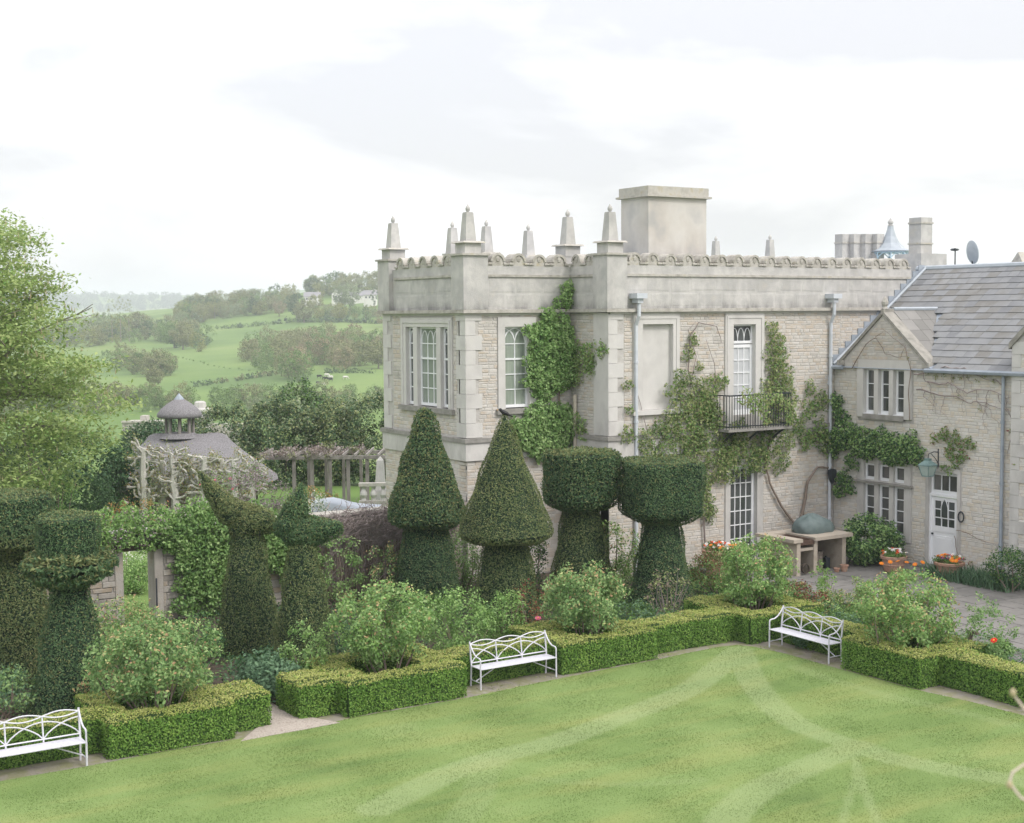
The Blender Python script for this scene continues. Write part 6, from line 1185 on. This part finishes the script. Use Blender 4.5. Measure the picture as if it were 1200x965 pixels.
def wood(name, poly, kinds, n, s0, s1, per=1):
    """a wood that reads as one mass: crowns joined into one mesh"""
    pts = []; xs_, ys_ = [p[0] for p in poly], [p[1] for p in poly]; sets = {}; k = 0
    while k < n:
        x, y = rng.uniform(min(xs_), max(xs_)), rng.uniform(min(ys_), max(ys_)); ins = False
        for (x1, y1), (x2, y2) in zip(poly, poly[1:] + poly[:1]):
            if (y1 > y) != (y2 > y) and x < (x2 - x1) * (y - y1) / (y2 - y1) + x1: ins = not ins
        if not ins: continue
        k += 1; s = rng.uniform(s0, s1); h, wd = 12 * s, 11 * s; b = ground(x, y); m_ = kinds[rng.integers(len(kinds))]
        P, Nn, CC = clumps((b.x, b.y, b.z + h * .5), (wd / 2, wd / 2, h * .5), 40, 24, wd * .14, .6, .4); sets.setdefault(m_.name, [m_, []])[1].append(leaves(P, Nn, wd * .065, .8, .7))
    setp(emit(name, None, [], [(np.concatenate(q), m_) for m_, q in sets.values()]), kind='stuff')
wood('woodland', [(-95, 500), (-76, 440), (-62, 400), (-58, 430), (-44, 478), (-50, 560), (-78, 575), (-100, 575)], [T_BROWN, T_BROWN, T_GREEN, T_BROWN, T_PINK], 85, .5, .8)
TW = [T_GREEN, T_DARK, T_BROWN, T_YELL, T_PALE, T_BROWN]
wood('woodland', [(-177, 740), (-169, 785), (-139, 775), (-120, 768), (-130, 850), (-205, 880)], TW, 150, .5, .95)
wood('woodland', [(-112, 752), (-85, 700), (-60, 668), (-60, 690), (-80, 730), (-104, 775)], TW, 34, .3, .5)
wood('woodland', [(-128, 850), (-60, 815), (-55, 860), (-125, 895)], TW, 40, .75, 1.1)
wood('woodland', [(-182, 626), (-164, 655), (-125, 562), (-128, 600), (-178, 762), (-240, 800), (-230, 690)], [T_GREEN, T_BROWN, T_DARK, T_PALE, T_YELL], 110, .45, .85)
wood('woodland', [(-112, 425), (-100, 404), (-118, 490), (-150, 520)], [T_BROWN, T_BROWN, T_GREEN], 22, .45, .7)
wood('woodland', [(-140, 325), (-25, 325), (-30, 350), (-57, 345), (-100, 358), (-140, 380)], [T_BROWN, T_GREEN, T_BROWN, T_PALE, T_GREEN], 170, .28, .46)
wood('woodland', [(-60, 100), (-8, 100), (-8, 150), (-60, 150)], [T_GREEN, T_PALE], 12, .2, .3)
wood('woodland', [(-1300, 2900), (-700, 2900), (-700, 3250), (-1300, 3250)], [T_DARK, T_DARK], 600, .7, 1.3)
def hedgerow(pts, mats, s=1.6, st=2.2):
    sets = {}
    for (x0, y0), (x1, y1) in zip(pts, pts[1:]):
        n = int(math.hypot(x1 - x0, y1 - y0) / st)
        for i in range(n):
            f = i / n; b = ground(x0 + (x1 - x0) * f + rng.normal(0, .5), y0 + (y1 - y0) * f + rng.normal(0, .5)); q = s * rng.uniform(.6, 1.2); P, Nn, _c = clumps((b.x, b.y, b.z + q * .5), (q, q, q * .7), 10, 8, q * .4); m_ = mats[rng.integers(len(mats))]; sets.setdefault(m_.name, [m_, []])[1].append(leaves(P, Nn, q * .35, .8, .7))
    setp(emit('hedgerow', None, [], [(np.concatenate(q), m_) for m_, q in sets.values()]), kind='stuff')
hedgerow([(-109, 566), (-99, 580)], [T_DARK], 1.5); hedgerow([(-73, 438), (-80, 418), (-90, 395)], [T_DARK, T_BROWN], 1.3); hedgerow([(-58, 440), (-42, 436)], [T_DARK], 1.2, 1.6); hedgerow([(-150, 720), (-110, 725), (-60, 655)], [T_DARK, T_GREEN], 2.2)
hedgerow([(-130, 545), (-100, 480), (-76, 438)], [T_GREEN], .5, 6)
for i, (X, Y, a, b, h, lb) in enumerate([(-113, 800, 9, 6, 4, 'long white cottage with dark roof left among the hilltop trees'), (-98.5, 795, 5, 6, 5, 'white gable fronted house on the hilltop'), (-90, 798, 13, 6, 3.2, 'long low grey roofed building on the hilltop'), (-77.5, 775, 7, 6, 5, 'white house nearest the battlements on the hilltop'), (-142, 812, 5, 5, 3, 'little house between the hilltop trees further left')]):
    b0 = ground(X, Y, -.6); hz = thing('hillside_house', b0, lb, 'house', 'houses on the far hilltop'); F_ = VF(X, Y, b0.z + 3.0)
    emit('wall', MB(F_).box(-a / 2, a / 2, 0, b, -4, h - 1), WHITEW, parent=hz)
    if i == 1: emit('wall', MB(F_).prism([(-a / 2, h - 1), (a / 2, h - 1), (0, h + 2)], 'y', 0, b), WHITEW, parent=hz); emit('roof', MB(F_).prism([(-a / 2 - .3, h - 1.2), (0, h + 2), (a / 2 + .3, h - 1.2), (a / 2, h - .7), (0, h + 2.5), (-a / 2, h - .7)], 'y', -.3, b), FARROOF, parent=hz)
    else: rf = emit('roof', MB(F_).prism([(-.4, h - 1), (b + .4, h - 1), (b / 2, h + 1.6)], 'x', -a / 2 - .3, a / 2 + .3), FARROOF, parent=hz); emit('chimney', MB(F_).box(a * .3, a * .3 + .8, b / 2 - .4, b / 2 + .4, h, h + 2.4), LICHEN, parent=rf)
    for k in range(3): emit('window', MB(F_).box(-a * .36 + k * a * .27, -a * .36 + k * a * .27 + .9, -.06, 0, h - 2.8, h - 1.8), DARKGL, parent=hz)
for i, (X, Y, bw, lb) in enumerate([(-60, 410, 1, 'dark cow grazing alone at the left of the herd'), (-57.5, 420, 1, 'dark cow second from the left of the herd'), (-55.8, 424, 0, 'white cow in the middle of the herd, higher up'), (-54.5, 412, 1, 'dark cow in the middle of the herd'), (-53.5, 416, 0, 'white cow beside the middle dark cow'), (-52.6, 408, 1, 'dark cow at the right of the herd'), (-53, 392, 0, 'white cow lowest on the slope'), (-54.4, 396, 1, 'dark cow just above the lowest white cow'), (-49, 414, 0, 'white cow at the far right of the herd')]):
    b0 = ground(X, Y); mb = MB(VF(X, Y, b0.z)); f = random.choice((-1, 1))
    mb.tube([(-.95 * f, 0, 1.05), (-.7 * f, 0, 1.05), (-.1 * f, 0, .98), (.5 * f, 0, 1.05), (.8 * f, 0, 1.1), (1.15 * f, 0, .85), (1.35 * f, 0, .45), (1.5 * f, 0, .25)], [.15, .36, .42, .38, .27, .17, .15, .09], 8)
    for lx_ in (-.65, .55):
        for ly_ in (-.2, .2): mb.tube([(lx_ * f, ly_, .85), (lx_ * f + .03, ly_, .4), (lx_ * f, ly_, 0)], [.15, .08, .07], 5)
    mb.tube([(-.95 * f, 0, 1.2), (-1.05 * f, 0, .5)], [.04, .03], 4)
    mb.V = [(b0.x + (v[0] - b0.x) * .75, b0.y + (v[1] - b0.y) * .75, b0.z + (v[2] - b0.z) * .75) for v in mb.V]; setp(emit('cow', mb, COWB if bw else COWW, origin=b0), lb, 'cow', 'cattle in the far field')

# ------------------------------------------------------------------ twigs close to the terrace at the right
t = thing('blossom_twig', tuple(CAM + RT * 1.26 + FW * 3.3 - UP * 1.1), 'pale out of focus twig curling in at the right edge', 'twig'); cp = lambda x, y, d=3.4: CAM + FW * d + RT * ((x - 600) / 1650 * d) - UP * ((y - 482.5) / 1650 * d)
emit('stem', MB().tube([cp(1214, 850), cp(1205, 838), cp(1195, 824), cp(1187, 814)], [.0035, .0045, .0035, .002], 6), mk('pale bark', [(.52, .42, .38), (.62, .52, .47)], 8, .9, .1), parent=t)
emit('stem', MB().tube([cp(1216, 945), cp(1196, 935), cp(1183, 918), cp(1186, 906), cp(1200, 896), cp(1216, 890)], [.003, .0035, .004, .0035, .003, .003], 6), bpy.data.materials['pale bark'], parent=t)
for x, y in ((1187, 812), (1183, 920), (1208, 842)): emit('bud', MB().ell(tuple(cp(x, y)), (.008, .008, .011), 8, 5), CANDLE, parent=t)

# ------------------------------------------------------------------ haze over the valley
hz = MB().box(-9500, 9500, -9500, 9500, -75, 125); hzo = emit('haze', hz, bpy.data.materials.new('haze')); setp(hzo, kind='stuff')
hm = bpy.data.materials['haze']; hm.use_nodes = True; t_ = hm.node_tree; t_.nodes.clear(); o_n = t_.nodes.new('ShaderNodeOutputMaterial'); pv = t_.nodes.new('ShaderNodeVolumePrincipled'); pv.inputs['Color'].default_value = (.86, .885, 1.0, 1); pv.inputs['Density'].default_value = .00033
t_.links.new(pv.outputs[0], o_n.inputs['Volume'])
